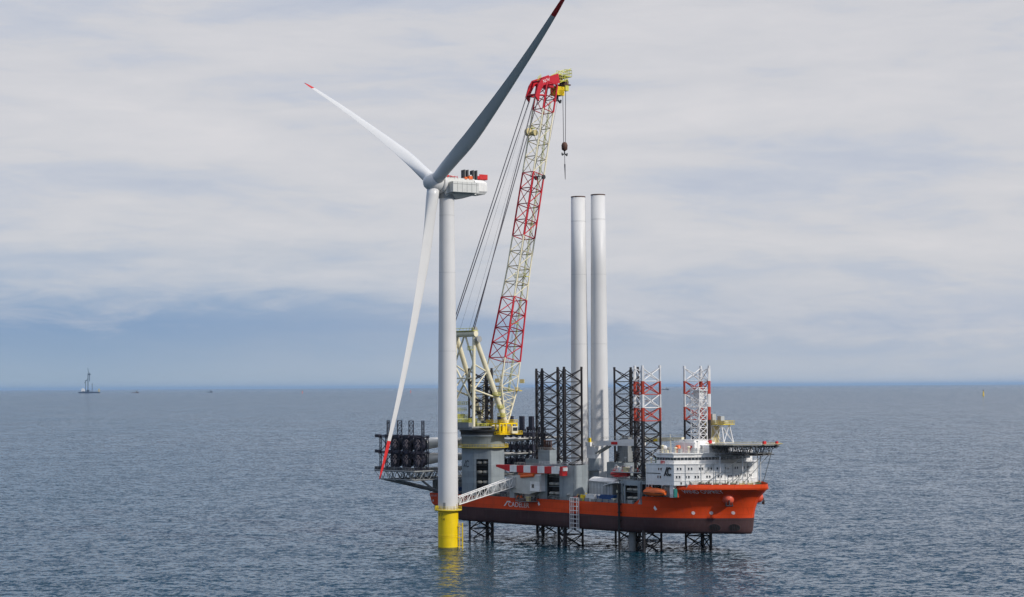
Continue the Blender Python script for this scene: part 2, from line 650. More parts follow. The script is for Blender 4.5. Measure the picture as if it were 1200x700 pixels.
def hull_pt(u, w, off=0.06):
    v = hull_v(u, w)
    dv = (hull_v(u + 0.5, w) - hull_v(u - 0.5, w))
    n = Vector((dv, -1, 0)).normalized()
    return (u + n.x * off, v + n.y * off, w)


def top_w(u):
    if u < 112.5: return 10.4
    if u < 115.6: return 10.4 + (u - 112.5) / 3.1 * 2.9
    return 13.3


vessel = Thing('jack_up_vessel', 'orange-red hulled jack-up installation ship standing on lattice legs above the sea', 'ship', (75, 25, -7))


def make_hull():
    mb = MB()
    ROWS = [0.0, 0.35, 1.0, 2.4, 4.0, 5.7]
    NF = 10
    # per station param rows
    grid = []
    base_rows = [hull_row(w) for w in ROWS]
    # bilge rounding
    bil = [0.9, 0.35, 0.05, 0, 0, 0]
    st = []
    for i in range(NT + 1):
        colv = []
        for k, w in enumerate(ROWS):
            u, v = base_rows[k][i]
            colv.append((u, min(25, v + bil[k]) if v < 24.9 else v, w))
        # find the top height for this station from its upper u
        ut = hull_row(12)[i][0]
        tw = top_w(ut)
        for j in range(1, NF + 1):
            w = 5.7 + (tw - 5.7) * j / NF
            row = hull_row(w)
            colv.append((row[i][0], row[i][1], w))
        st.append(colv)
    # insert extra stations around the steps (dense resample between existing stations)
    dense = []
    for i in range(NT):
        dense.append(st[i])
        ua, ub = hull_row(12)[i][0], hull_row(12)[i + 1][0]
        if 108 < ua < 118:
            for q in range(1, 8):
                t = q / 8
                uu = ua + (ub - ua) * t
                tw = top_w(uu)
                c2 = []
                for k in range(len(ROWS)):
                    c2.append(tuple(a + (b - a) * t for a, b in zip(st[i][k], st[i + 1][k])))
                for j in range(1, NF + 1):
                    w = 5.7 + (tw - 5.7) * j / NF
                    row = hull_row(w)
                    c2.append((row[i][0] + (row[i + 1][0] - row[i][0]) * t, row[i][1] + (row[i + 1][1] - row[i][1]) * t, w))
                dense.append(c2)
    dense.append(st[NT])
    nr = len(ROWS) + NF
    S = len(dense)
    for side in (0, 1):
        vs, fs, mi = [], [], []
        for c in dense:
            for (u, v, w) in c:
                vs.append((u, v if side == 0 else 50 - v, w))
        for i in range(S - 1):
            for k in range(nr - 1):
                a, b = i * nr + k, (i + 1) * nr + k
                q = (a, b, b + 1, a + 1)
                if side:
                    q = q[::-1]
                mb.add([], [])
                fs.append(q)
                mi.append(0 if k < len(ROWS) - 1 else 1)
        off = len(mb.v)
        mb.v += vs
        mb.f += [tuple(x + off for x in f) for f in fs]
        mb.m += mi
        mb.smooth += [True] * len(fs)
    # transom, bottom, decks
    c0 = dense[0]
    for k in range(nr - 1):
        a, b = c0[k], c0[k + 1]
        mb.add([a, b, (b[0], 50 - b[1], b[2]), (a[0], 50 - a[1], a[2])], [(0, 1, 2, 3)], 0 if k < len(ROWS) - 1 else 1)
    for i in range(S - 1):
        a, b = dense[i][0], dense[i + 1][0]
        mb.add([a, (a[0], 50 - a[1], 0), (b[0], 50 - b[1], 0), b], [(0, 1, 2, 3)], 0)
        a, b = dense[i][-1], dense[i + 1][-1]
        da = 0.0 if a[2] < 17.8 else 1.3
        db = 0.0 if b[2] < 17.8 else 1.3
        za, zb = a[2] - da, b[2] - db
        mb.add([(a[0], a[1] + 0.15, za), (b[0], b[1] + 0.15, zb), (b[0], 49.85 - b[1], zb), (a[0], 49.85 - a[1], za)], [(0, 1, 2, 3)], 2)
    # raised forecastle, u >= 130
    rws = [13.3 + (17.9 - 13.3) * j / 8 for j in range(9)]
    ns = 60
    for side in (0, 1):
        vs, fs = [], []
        for i in range(ns + 1):
            q = 1 - (1 - i / ns) ** 1.6
            for w in rws:
                tip = hull_row(w)[-1][0]
                u = 130 + (tip - 130) * q
                v = 25.0 if i == ns else hull_v(u, w)
                vs.append((u, v if side == 0 else 50 - v, w))
        nr2 = len(rws)
        for i in range(ns):
            for k in range(nr2 - 1):
                q4 = (i * nr2 + k, (i + 1) * nr2 + k, (i + 1) * nr2 + k + 1, i * nr2 + k + 1)
                fs.append(q4 if side == 0 else q4[::-1])
        mb.add(vs, fs, 1, True)
    for i in range(ns):
        q0, q1 = 1 - (1 - i / ns) ** 1.6, 1 - (1 - (i + 1) / ns) ** 1.6
        tip = hull_row(16.6)[-1][0]
        ua, ub = 130 + (tip - 130) * q0, 130 + (tip - 130) * q1
        va, vb = hull_v(ua, 16.6) + .1, (25.0 if i == ns - 1 else hull_v(ub, 16.6) + .1)
        mb.add([(ua, va, 16.6), (ub, vb, 16.6), (ub, 50 - vb, 16.6), (ua, 50 - va, 16.6)], [(0, 1, 2, 3)], 2, False)
    mb.bb(129.9, 130.05, hull_v(130, 15) + .2, 50 - hull_v(130, 15) - .2, 13.2, 16.6, 1)
    for sd in (0, 1):
        v0 = hull_v(130, 17.9)
        y0_, y1_ = (v0 + .02, v0 + .5) if sd == 0 else (49.5 - v0, 49.98 - v0)
        mb.bb(129.92, 130.3, y0_, y1_, 13.2, 17.9, 1)
    hull = vessel.part('hull', mb, [M_boot, M_hull, M_deck])
    # lettering and marks
    t = text_on('WIND OSPREY', lambda x, y: hull_pt(131.6 + x, 14.7 + y, 0.16), 11.2, 1.25)
    vessel.part('ship_name', t, M_txt, hull)
    t = text_on('CADELER', lambda x, y: hull_pt(46.2 + x, 6.75 + y, 0.08), 11.6, 1.85)
    mk = MB()
    for (a, b, c, d) in (((43.6, 6.9), (44.3, 6.9), (46.2, 8.9), (45.6, 8.9)), ((45.0, 8.3), (45.4, 8.9), (47.4, 8.9), (47.3, 8.62))):
        mk.add([hull_pt(p[0], p[1], 0.085) for p in (a, b, c, d)], [(0, 1, 2, 3)])
    vessel.part('company_name', t, M_txt, hull)
    vessel.part('company_mark', mk, M_txt, hull)
    t = text_on('WIND OSPREY', lambda x, y: (0.6 + x, -0.08, 8.9 + y), 3.6, 0.75)
    vessel.part('stern_name', t, M_txtp, hull)
    for u, w, r in ((132.3, 7.6, .62), (137.0, 7.6, .62), (142.7, 7.6, .62), (1.9, 7.3, .5)):
        mb = MB()
        n = 14
        mb.add([hull_pt(u + math.cos(2 * math.pi * i / n) * r * 0.8, w + math.sin(2 * math.pi * i / n) * r, 0.07) for i in range(n)], [tuple(range(n))])
        vessel.part('thruster_mark', mb, M_txtp, hull)
    for u, w in ((63.0, 8.6), (120.5, 9.2), (150, 9)):
        if u > 140: continue
        mb = MB()
        a = 0.75
        mb.add([hull_pt(u - a * .7, w), hull_pt(u, w - a * 1.2), hull_pt(u + a * .7, w), hull_pt(u, w + a * 1.2)], [(0, 1, 2, 3)])
        mb.add([hull_pt(u, w - a * 1.2, .07), hull_pt(u + a, w - a * .6, .07), hull_pt(u + a * .5, w + .2, .07)], [(0, 1, 2)])
        vessel.part('hull_mark', mb, M_txt, hull)
    mb = MB()
    mb.add([hull_pt(90.3, 1.2, .07), hull_pt(90.62, 1.2, .07), hull_pt(90.62, 5.2, .07), hull_pt(90.3, 5.2, .07)], [(0, 1, 2, 3)])
    vessel.part('draught_scale', mb, M_txtb, hull)
    # bow thruster tunnels
    for u in (137.3, 142.6):
        mb = MB()
        n = 20
        ring = [hull_pt(u + math.cos(2 * math.pi * i / n) * 1.75, 2.35 + math.sin(2 * math.pi * i / n) * 1.5, 0.05) for i in range(n)]
        inner = [hull_pt(u + math.cos(2 * math.pi * i / n) * 1.5, 2.35 + math.sin(2 * math.pi * i / n) * 1.28, 0.09) for i in range(n)]
        mb.add(inner, [tuple(range(n))], 0)
        mb.add(ring + inner, [(i, (i + 1) % n, n + (i + 1) % n, n + i) for i in range(n)], 1)
        for q in (-0.6, 0, 0.6):
            mb.tube(hull_pt(u + q, 1.2, .13), hull_pt(u + q, 3.5, .13), 0.06, n=4, mi=1)
        vessel.part('thruster_tunnel', mb, [M_black, M_boot], hull)
    # weld seams and rubbing line at the knuckle
    mb = MB()
    pts = [hull_pt(131 + 20.6 * i / 30, 16.15, 0.05) for i in range(31)]
    mb.path(pts, 0.09, n=4)
    vessel.part('rubbing_strake', mb, M_hull, hull)
    mb = MB(); mb.path([(u, 50 - v, w) for u, v, w in pts], 0.09, n=4)
    vessel.part('rubbing_strake', mb, M_hull, hull)
    return hull


hull = make_hull()

# anchors in their round pockets
for sd in (0, 1):
    p = Vector(hull_pt(142.3, 12.6, 0.0))
    n = Vector((0.62, -0.78, -0.05)).normalized()
    if sd:
        p.y = 50 - p.y
        n.y = -n.y
    mb = MB()
    mb.lathe([(2.0, -1.8), (2.1, 0.0), (2.0, 0.9), (1.6, 1.7), (0.9, 2.2), (0.1, 2.35)], p, 18, axis=n)
    bol = vessel.part('anchor_bolster', mb, mat('anchor_pocket_orange', (0.66, 0.10, 0.05), 0.5, 0.12, 0.6))
    mb = MB()
    c = p + n * 2.0 + Vector((0.5, 0, -1.3))
    sde = n.cross(Vector((0, 0, 1))).normalized()
    mb.tube(c + Vector((0, 0, 1.2)), c - Vector((0, 0, 0.9)), 0.25, n=6)
    mb.tube(c - sde * 1.2 - Vector((0, 0, 0.9)), c + sde * 1.2 - Vector((0, 0, 0.9)), 0.32, n=6)
    for q in (-1, 1):
        mb.tube(c + sde * 1.15 * q - Vector((0, 0, 0.9)), c + sde * 0.95 * q + Vector((0, 0, 0.6)) + n * 0.3, 0.3, 0.08, n=5)
    vessel.part('anchor', mb, M_dark, bol)

# ------------------------------------------------------------------ legs and jackhouses
LEGS = {  # u, v, apex aft?, banded top
    'near_stern': (24.0, 7.0, False, False), 'near_mid': (72.1, 7.0, True, False), 'near_bow': (112.2, 7.0, True, True),
    'far_stern': (24.0, 42.4, True, False), 'far_mid': (72.1, 40.4, False, False), 'far_bow': (112.2, 36.1, False, True)}


def leg_mesh(u, v, aft, banded):
    mb = MB()
    r = 5.43
    ang = [math.pi, math.pi / 3, -math.pi / 3] if aft else [0, 2 * math.pi / 3, -2 * math.pi / 3]
    P = [(u + r * math.cos(a), v + r * math.sin(a)) for a in ang]
    top, bay = 59.6, 4.82
    nb = int((top + 14) / bay) + 1
    for b in range(nb):
        z1 = top - b * bay
        z0 = z1 - bay
        mi = 0
        if banded and b < 4:
            mi = 1 if b % 2 == 0 else 2
        c0 = [(x, y, z0) for x, y in P]
        c1 = [(x, y, z1) for x, y in P]
        for i in range(3):
            mb.tube(c0[i], c1[i], 0.44, n=7, mi=mi, caps=(b == 0))
            # rack teeth plates on the chord
            d = Vector((P[i][0] - u, P[i][1] - v, 0)).normalized() * 0.5
            mb.box((P[i][0] + d.x * 0, P[i][1] + d.y * 0, (z0 + z1) / 2), (0.24, 1.35, bay), math.atan2(d.y, d.x) + math.pi / 2 * 0, mi)
        for i in range(3):
            j = (i + 1) % 3
            a0, a1, b0, b1 = Vector(c0[i]), Vector(c1[i]), Vector(c0[j]), Vector(c1[j])
            mb.tube(a0, b1, 0.2, n=5, mi=mi, caps=False)
            mb.tube(b0, a1, 0.2, n=5, mi=mi, caps=False)
            mb.tube(a0, b0, 0.17, n=5, mi=mi, caps=False)
            m0 = (a0 + b1) / 2
            mb.box(tuple(m0), (0.7, 0.7, 0.7), 0.3, mi)
            # internal span breakers
            k = (i + 2) % 3
            mb.tube((a0 + b0) / 2, (b0 + Vector(c0[k])) / 2, 0.1, n=4, mi=mi, caps=False)
    # tops
    for x, y in P:
        mb.tube((x, y, top), (x, y, top + 0.9), 0.5, n=7, mi=1 if banded else 0)
    return mb


for k, (u, v, aft, banded) in LEGS.items():
    vessel.part('leg', leg_mesh(u, v, aft, banded), [M_legb, M_legw, M_legr])


def jackhouse(u, v, top, sgn, full=True, box=None):
    """house round a leg; sgn=1 on the starboard side, -1 mirrored to port"""
    x0, x1, xc, y0, yc, y1 = (-9.2, 6.6, 3.6, -6.5, -4.2, 6.6) if box is None else box
    mb = MB()

    def P(dx, dy):
        return (u + dx, v + dy * sgn)
    t = 0.5
    ox0, ox1 = -5.0, 1.8        # opening in the outboard face
    wz0, wz1 = 10.4, top

    def slab(a, b, z0, z1, th=0.4, mi=0):
        if not full and mi == 0 and z1 - z0 > 3:
            for q in (a, b, ((a[0] + b[0]) / 2, (a[1] + b[1]) / 2)):
                mb.box((*P(*q), (z0 + z1) / 2), (0.5, 0.5, z1 - z0), 0, 0)
            z0 = z1 - 1.0
        ax, ay = P(*a); bx, by = P(*b)
        d = Vector((bx - ax, by - ay, 0)); L = d.length; d.normalize()
        mb.box(((ax + bx) / 2, (ay + by) / 2, (z0 + z1) / 2), (L, th, z1 - z0), math.atan2(d.y, d.x), mi)
    slab((x0, y0), (ox0, y0), wz0, wz1)
    slab((ox1, y0), (xc, y0), wz0, wz1)
    slab((ox0, y0), (ox1, y0), wz1 - 1.6, wz1)
    slab((xc, y0), (x1, yc), wz0, wz1)
    slab((x1, yc), (x1, 0.6), wz0, wz1)
    slab((x1, 0.6), (x1 - 3, y1), wz0, wz1)
    slab((x0, y0), (x0, 1.0), wz0, wz1)
    slab((x0, 1.0), (x0 + 4, y1), wz0, wz1)
    slab((x0 + 4, y1), (x1 - 3, y1), wz0, wz1)
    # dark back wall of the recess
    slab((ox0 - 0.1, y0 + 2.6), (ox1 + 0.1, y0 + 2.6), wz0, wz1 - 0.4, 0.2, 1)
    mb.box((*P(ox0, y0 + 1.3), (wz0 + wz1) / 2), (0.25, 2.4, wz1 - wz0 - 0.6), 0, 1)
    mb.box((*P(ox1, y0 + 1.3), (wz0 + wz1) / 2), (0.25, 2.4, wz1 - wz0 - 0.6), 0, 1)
    # roof plates round the leg
    mb.box((*P((x0 + x1) / 2, y0 + 0.8), wz1 + 0.12), (x1 - x0 - 3.2, 1.6, 0.25), 0, 0)
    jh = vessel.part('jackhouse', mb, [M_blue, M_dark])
    rl = MB()
    rl.railing([(*P(x0, y0), wz1 + .2), (*P(xc, y0), wz1 + .2), (*P(x1, yc), wz1 + .2), (*P(x1, 0.6), wz1 + .2)], 1.1, 0.05, 1.6)
    vessel.part('railing', rl, M_legw if full else M_galv, jh)
    n = 3 if full else 2
    dz = (wz1 - wz0 - 2.2) / n
    for k in range(n):
        z = wz0 + 0.8 + dz * (k + 0.45)
        for q in (0.28, 0.72):
            j = MB()
            c = P(ox0 + (ox1 - ox0) * q, y0 + 1.3)
            hh = min(1.5, dz * 0.4)
            j.lathe([(1.0, -hh * .45), (1.5, -hh * 0.35), (1.55, 0), (1.4, hh * 0.25), (0.7, hh * 0.36)], (*c, z), 14)
            j.box((*c, z - hh * 0.75), (2.9, 1.8, 0.25), 0, 1)
            vessel.part('jack_unit', j, [M_jack, M_mgrey], jh)
    return jh


jackhouse(72.1, 7.0, 23.3, 1)
jackhouse(112.2, 7.0, 18.6, 1, full=False, box=(-7.4, 6.0, 3.2, -6.3, -3.8, 6))
jackhouse(24.0, 42.4, 23.3, -1)
jackhouse(72.1, 40.4, 23.3, -1)
jackhouse(112.2, 36.1, 18.6, -1, full=False, box=(-7.4, 6.0, 3.2, -6.3, -3.8, 6))

# ------------------------------------------------------------------ deck furniture that belongs to the ship
mb = MB()
mb.railing([(-0.8, 0.2, 10.4), (40, 0.2, 10.4), (112, 0.2, 10.4)], 1.1, 0.05, 2.2)
mb.railing([(-0.8, 49.8, 10.4), (112, 49.8, 10.4)], 1.1, 0.05, 2.2)
mb.railing([(115.8, 0.4, 13.3), (129.4, 2.0, 13.3)], 1.1, 0.05, 1.8)
vessel.part('deck_railing', mb, M_galv)

mb = MB()  # hatches, coamings, pipes across the deck
mb.bb(30, 112, 3.0, 3.5, 10.4, 11.3)
for i in range(26):
    u = 34 + i * 3.0
    mb.tube((u, 3.2, 10.4), (u, 3.2, 12.1), 0.12, n=5)
mb.tube((34, 3.2, 12.0), (110, 3.2, 12.0), 0.14, n=6)
mb.tube((34, 3.6, 11.6), (110, 3.6, 11.6), 0.1, n=6)
for i in range(9):
    mb.bb(80 + i * 3.2, 82.2 + i * 3.2, 1.0, 2.6, 10.4, 11.2 + random.random() * 0.7)
vessel.part('deck_pipes', mb, M_mgrey)

# accommodation block round the bow
ACC = [(117.0, 1.4), (130.3, 1.6), (136.0, 8.6), (140.4, 16.8), (142.0, 25.0)]
ACCF = ACC + [(u, 50 - v) for u, v in ACC[:-1][::-1]]


def inset(pts, d, c=(122, 25)):
    out = []
    for x, y in pts:
        vx, vy = x - c[0], y - c[1]
        L = math.hypot(vx, vy)
        out.append((x - vx / L * d, y - vy / L * d))
    return out


mb = MB()
mb.prism(ACCF, 17.6, 25.0)
low = [(121, 6.2), (130.3, 5.6), (135.6, 9.4), (139.9, 17.2), (141.5, 25)]
mb.prism(low + [(u, 50 - v) for u, v in low[:-1][::-1]], 16.6, 17.6)
mb.bb(121, 129.8, 6.2, 43.8, 13.3, 16.6)
mb.prism(inset(ACCF, -0.25), 25.0, 25.25)
for z in (19.35, 22.1):
    mb.path([(u, v, z) for u, v in inset(ACCF[1:-1], -0.1)], 0.13, n=4)
acc = vessel.part('accommodation_block', mb, M_white)
mb = MB()
mb.railing([(u, v, 25.25) for u, v in ACCF], 1.1, 0.045, 1.7, close=True)
vessel.part('roof_railing', mb, M_legw, acc)

win_me = {}


def window(p, n, w, h, parent, mtl=M_glass, name='window'):
    """a pane with a raised frame; p centre on the wall, n outward normal"""
    n = Vector(n).normalized()
    s = n.cross(Vector((0, 0, 1))).normalized()
    p = Vector(p)
    mb = MB()

    def bx(c, a, b, d, mi):
        vs = []
        for k in (-1, 1):
            for x, y in ((-1, -1), (1, -1), (1, 1), (-1, 1)):
                vs.append(c + s * a * x + Vector((0, 0, b)) * y + n * d * k)
        mb.add(vs, [(3, 2, 1, 0), (4, 5, 6, 7), (0, 1, 5, 4), (1, 2, 6, 5), (2, 3, 7, 6), (3, 0, 4, 7)], mi, False)
    bx(p + n * 0.02, w / 2, h / 2, 0.05, 0)
    bx(p + n * 0.04 + Vector((0, 0, h / 2 + 0.05)), w / 2 + 0.08, 0.05, 0.08, 1)
    bx(p + n * 0.04 - Vector((0, 0, h / 2 + 0.05)), w / 2 + 0.08, 0.05, 0.08, 1)
    return vessel.part(name, mb, [mtl, M_white], parent)


def along(pts, s):
    d = 0
    for (x0, y0), (x1, y1) in zip(pts, pts[1:]):
        L = math.hypot(x1 - x0, y1 - y0)
        if s <= d + L:
            t = (s - d) / L
            return (x0 + (x1 - x0) * t, y0 + (y1 - y0) * t), (y1 - y0, -(x1 - x0))
        d += L
    return None


# front faces: rows of small paired windows
FR = ACC[1:] + [(u, 50 - v) for u, v in ACC[1:-1][::-1]]
FL = sum(math.dist(a, b) for a, b in zip(FR, FR[1:]))
for z, off in ((23.5, 1.4), (20.6, 1.0), (18.35, 2.6)):
    s = off
    k = 0
    while s < FL * 0.66:
        q = along(FR, s)
        if q and z < 18.5 and k % 2 == 0 or z > 18.5:
            window((*q[0], z), (*q[1], 0), 0.5, 0.85, acc)
        k += 1
        s += 1.05 if k % 2 else random.choice((2.3, 2.9, 3.3))
for x, z in ((123.2, 23.3), (124.3, 23.3), (122.8, 20.5), (123.9, 20.5)):
    window((x, 1.48, z), (0.01, -1, 0), 0.5, 0.85, acc, M_brown)
mb = MB()
mb.bb(117.2, 124.0, 1.36, 1.5, 21.6, 21.85)
vessel.part('wall_slot', mb, M_dark, acc)
vessel.part('company_mark', slashC(lambda x, y: (125.6 + x, 1.33, 20.9 + y), 3.9, 3.2, 0.17), M_txtb, acc)

# bridge deck
BR = [(120.8, 3.0), (129.0, 3.0), (133.6, 9.4), (136.8, 17.0), (138.0, 25.0)]
BRF = BR + [(u, 50 - v) for u, v in BR[:-1][::-1]]
mb = MB()
mb.prism(BRF, 25.25, 28.6)
mb.prism(inset(BRF, -0.5), 28.6, 28.95)
bri = vessel.part('bridge', mb, M_white)
mb = MB()
mb.railing([(u, v, 28.95) for u, v in BRF], 1.1, 0.045, 1.6, close=True)
vessel.part('roof_railing', mb, M_legw, bri)
BL = [(120.8, 3.0), (129.0, 3.0), (133.6, 9.4), (136.8, 17.0), (138.0, 25.0), (136.8, 33.0), (133.6, 40.6)]
BLl = sum(math.dist(a, b) for a, b in zip(BL, BL[1:]))
s = 0.8
while s < BLl - 0.5:
    q = along(BL, s)
    window((*q[0], 26.95), (*q[1], 0), 1.16, 1.0, bri)
    s += 1.32
# houses, funnels and small things above the bridge
mb = MB()
mb.bb(121.0, 130.5, 12.5, 24.0, 28.95, 32.6)
mb.bb(130.5, 134.5, 16, 27, 28.95, 31.6)
mb.bb(122, 129, 14, 22, 32.6, 33.4)
mb.bb(116, 121, 24, 38, 25, 31.0)
mb.railing([(121, 12.5, 32.6), (130.5, 12.5, 32.6), (130.5, 24, 32.6)], 1.0, 0.045, 1.5)
top = vessel.part('upper_deckhouse', mb, M_white)
mb = MB(); mb.bb(128.6, 129.5, 12.35, 12.5, 29.6, 31.4)
vessel.part('door', mb, M_cred, top)
mb = MB(); mb.bb(134.45, 134.6, 17.5, 19.2, 30, 31)
vessel.part('window', mb, M_glass, top)
mb = MB()
mb.lathe([(0.25, -1.3), (0.25, -0.4), (0.85, -0.2), (1.0, 0.35), (0.85, 0.85), (0.45, 1.2), (0.05, 1.3)], (121.6, 6.5, 30.3), 14)
vessel.part('radome', mb, M_white)
mb = MB()
mb.lathe([(0.25, -1.2), (0.25, -0.4), (0.7, -0.2), (0.8, 0.3), (0.6, 0.8), (0.05, 1.0)], (124.0, 6.2, 30.0), 14)
vessel.part('radome', mb, M_mgrey)
mb = MB(); mb.lathe([(0.9, 0), (0.95, 2.4), (0.5, 2.7)], (124.8, 10.2, 28.95), 12)
vessel.part('vent_cowl', mb, M_orange)
mb = MB()
mb.tube((122.6, 8.5, 28.9), (122.6, 8.5, 35.5), 0.09, n=5)
mb.tube((121.6, 8.5, 33.8), (123.6, 8.5, 33.8), 0.1, n=5)
mb.tube((126, 5.2, 28.9), (126, 5.2, 32.5), 0.05, n=4)
mb.tube((119, 7.5, 25.2), (119, 7.5, 31.5), 0.06, n=4)
vessel.part('signal_mast', mb, M_cream)

# lifeboat recess pillars under the block
mb = MB()
mb.bb(127.9, 129.7, 2.0, 3.8, 13.3, 17.6)
mb.bb(119.0, 119.4, 2.0, 2.4, 13.3, 17.6)
vessel.part('pillar', mb, M_white)
mb = MB(); mb.bb(129.75, 130.2, 1.8, 4.5, 13.4, 16.4)
vessel.part('locker', mb, M_teal)

# lattice radar mast beside the far bow leg
mb = MB()
c0 = [(115.9, 27.6, 25.2), (120.1, 27.6, 25.2), (120.1, 31.8, 25.2), (115.9, 31.8, 25.2)]
c1 = [(x, y, 52.3) for x, y, z in c0]
for a, b in zip(c0, c1):
    mb.tube(a, b, 0.2, n=5)
mb.lattice(c0, c1, 0.11, 11)
mb.bb(115.6, 120.4, 27.3, 32.1, 51.2, 51.5)
mb.bb(116.5, 119.2, 28.4, 31.2, 48.0, 51.2)
mb.tube((118, 29.6, 52), (118, 29.6, 57), 0.09, n=5)
mb.tube((116.8, 28.6, 52), (116.8, 28.6, 55), 0.06, n=5)
vessel.part('lattice_mast', mb, M_legw)

# crane rest trestle with its yellow platform
mb = MB()
cx, cy = 119.0, 41.0
b0 = [(cx - 3.6, cy - 3.2, 25.0), (cx + 5.2, cy - 3.2, 25.0), (cx + 5.2, cy + 3.2, 25.0), (cx - 3.6, cy + 3.2, 25.0)]
b1 = [(cx - 2.6, cy - 2.2, 38.4), (cx + 2.2, cy - 2.2, 38.4), (cx + 2.2, cy + 2.2, 38.4), (cx - 2.6, cy + 2.2, 38.4)]
for a, b in zip(b0, b1):
    mb.tube(a, b, 0.26, n=6)
mb.lattice(b0, b1, 0.15, 2)
tre = vessel.part('trestle', mb, M_legw)
mb = MB()
mb.bb(cx - 6.0, cx + 4.0, cy - 3.2, cy + 3.2, 38.4, 38.75)
mb.railing([(cx - 6, cy - 3.2, 38.75), (cx + 4, cy - 3.2, 38.75), (cx + 4, cy + 3.2, 38.75), (cx - 6, cy + 3.2, 38.75)], 1.1, 0.07, 1.2, close=True)
vessel.part('platform', mb, M_yel2, tre)
mb = MB()
mb.bb(cx - 0.9, cx + 0.9, cy - 1, cy + 1, 38.8, 41.6)
mb.bb(cx - 5.2, cx - 3.2, cy - 1, cy + 1, 38.8, 42.4)
mb.bb(cx + 1.2, cx + 2.9, cy - 1.2, cy + 1, 38.8, 39.9)
vessel.part('cradle', mb, M_lgrey, tre)
mb = MB()
mb.bb(112.5, 116, 38.5, 43.5, 25, 38.0)
vessel.part('stair_tower', mb, M_tan)

# helideck
HC, HR, HZ = (143.2, 25.0), 13.0, 32.0
octo = [(HC[0] + HR * math.cos(R(22.5 + 45 * i)), HC[1] + HR * math.sin(R(22.5 + 45 * i))) for i in range(8)]
mb = MB()
mb.prism(octo, HZ - 0.35, HZ)
hd = vessel.part('helideck', mb, M_mgrey)
mb = MB()
outer = [(HC[0] + (HR + 1.4) * math.cos(R(22.5 + 45 * i)), HC[1] + (HR + 1.4) * math.sin(R(22.5 + 45 * i))) for i in range(8)]
for i in range(8):
    a, b = octo[i], octo[(i + 1) % 8]
    c, d = outer[i], outer[(i + 1) % 8]
    for q in range(9):
        t = q / 8
        p = (a[0] + (b[0] - a[0]) * t, a[1] + (b[1] - a[1]) * t, HZ - 0.15)
        r_ = (c[0] + (d[0] - c[0]) * t, c[1] + (d[1] - c[1]) * t, HZ + 0.25)
        mb.tube(p, r_, 0.06, n=4)
    mb.tube((*c, HZ + 0.25), (*d, HZ + 0.25), 0.07, n=4)
vessel.part('safety_net', mb, M_tan, hd)
mb = MB()
def arcpts(r, z, n=32):
    return [(HC[0] + r * math.cos(2 * math.pi * i / n), HC[1] + r * math.sin(2 * math.pi * i / n), z) for i in range(n)]
A = arcpts(7.0, HZ + 0.02); B_ = arcpts(6.4, HZ + 0.02)
mb.add(A + B_, [(i, (i + 1) % 32, 32 + (i + 1) % 32, 32 + i) for i in range(32)])
for dx in (-1.5, 1.5):
    mb.add([(HC[0] + dx - .25, HC[1] - 2, HZ + .02), (HC[0] + dx + .25, HC[1] - 2, HZ + .02), (HC[0] + dx + .25, HC[1] + 2, HZ + .02), (HC[0] + dx - .25, HC[1] + 2, HZ + .02)], [(0, 1, 2, 3)])
mb.add([(HC[0] - 1.25, HC[1] - .25, HZ + .02), (HC[0] + 1.25, HC[1] - .25, HZ + .02), (HC[0] + 1.25, HC[1] + .25, HZ + .02), (HC[0] - 1.25, HC[1] + .25, HZ + .02)], [(0, 1, 2, 3)])
vessel.part('landing_marking', mb, M_txt, hd)
mb = MB()
for k in range(-3, 4):
    y = HC[1] + k * 3.6
    half = math.sqrt(max(1, HR * HR - (k * 3.6) ** 2)) * 0.93
    xa, xb = HC[0] - half, HC[0] + half
    zb = HZ - 3.7
    mb.tube((xa, y, HZ - 0.6), (xb, y, HZ - 0.6), 0.2, n=4)
    mb.tube((xa + 2.2, y, zb), (xb - 3.2, y, zb), 0.2, n=4)
    n = max(3, int(half * 2 / 2.4))
    for q in range(n):
        x0 = xa + (xb - xa) * q / n
        x1 = xa + (xb - xa) * (q + 0.5) / n
        x2 = xa + (xb - xa) * (q + 1) / n
        zc = zb if 0.1 < (q + .5) / n < 0.86 else HZ - 1.6
        mb.tube((x0, y, HZ - 0.6), (x1, y, zc), 0.13, n=4)
        mb.tube((x1, y, zc), (x2, y, HZ - 0.6), 0.13, n=4)
for k in range(-3, 4):
    x = HC[0] + k * 3.6
    half = math.sqrt(max(1, HR * HR - (k * 3.6) ** 2)) * 0.93
    mb.tube((x, HC[1] - half, HZ - 0.75), (x, HC[1] + half, HZ - 0.75), 0.2, n=4)
    if abs(k) < 3:
        mb.tube((x, HC[1] - half + 2, HZ - 3.7), (x, HC[1] + half - 2, HZ - 3.7), 0.18, n=4)
mb.prism([(HC[0] + (HR - 3.2) * math.cos(R(22.5 + 45 * i)), HC[1] + (HR - 3.2) * math.sin(R(22.5 + 45 * i))) for i in range(8)], HZ - 3.95, HZ - 3.8)
vessel.part('support_truss', mb, mat('truss_dark_grey', (0.11, 0.105, 0.10), 0.6, 0.3, 0.7), hd)
mb = MB()
for p, q in (((140.8, 14.5, 18), (140.8, 14.5, 29.0)), ((146.6, 20, 18), (146.6, 20, 29)), ((146.6, 30, 18), (146.6, 30, 29)), ((140.8, 35.5, 18), (140.8, 35.5, 29))):
    mb.tube(p, q, 0.18, n=6)
vessel.part('support_column', mb, M_legw, hd)
mb = MB()
for p, q in (((153.5, 25, 29.2), (144.0, 16, 18)), ((151, 19, 29.2), (137.5, 9.4, 18)), ((151, 31, 29.2), (146.5, 20, 18)), ((151, 31, 29.2), (143, 36, 18))):
    mb.tube(p, q, 0.12, n=5)
mb.tube((141, 13.5, 28.9), (152, 22, 28.9), 0.14, n=5)
mb.tube((152, 22, 28.9), (152, 30, 28.9), 0.14, n=5)
vessel.part('support_stay', mb, M_mgrey, hd)
mb = MB()
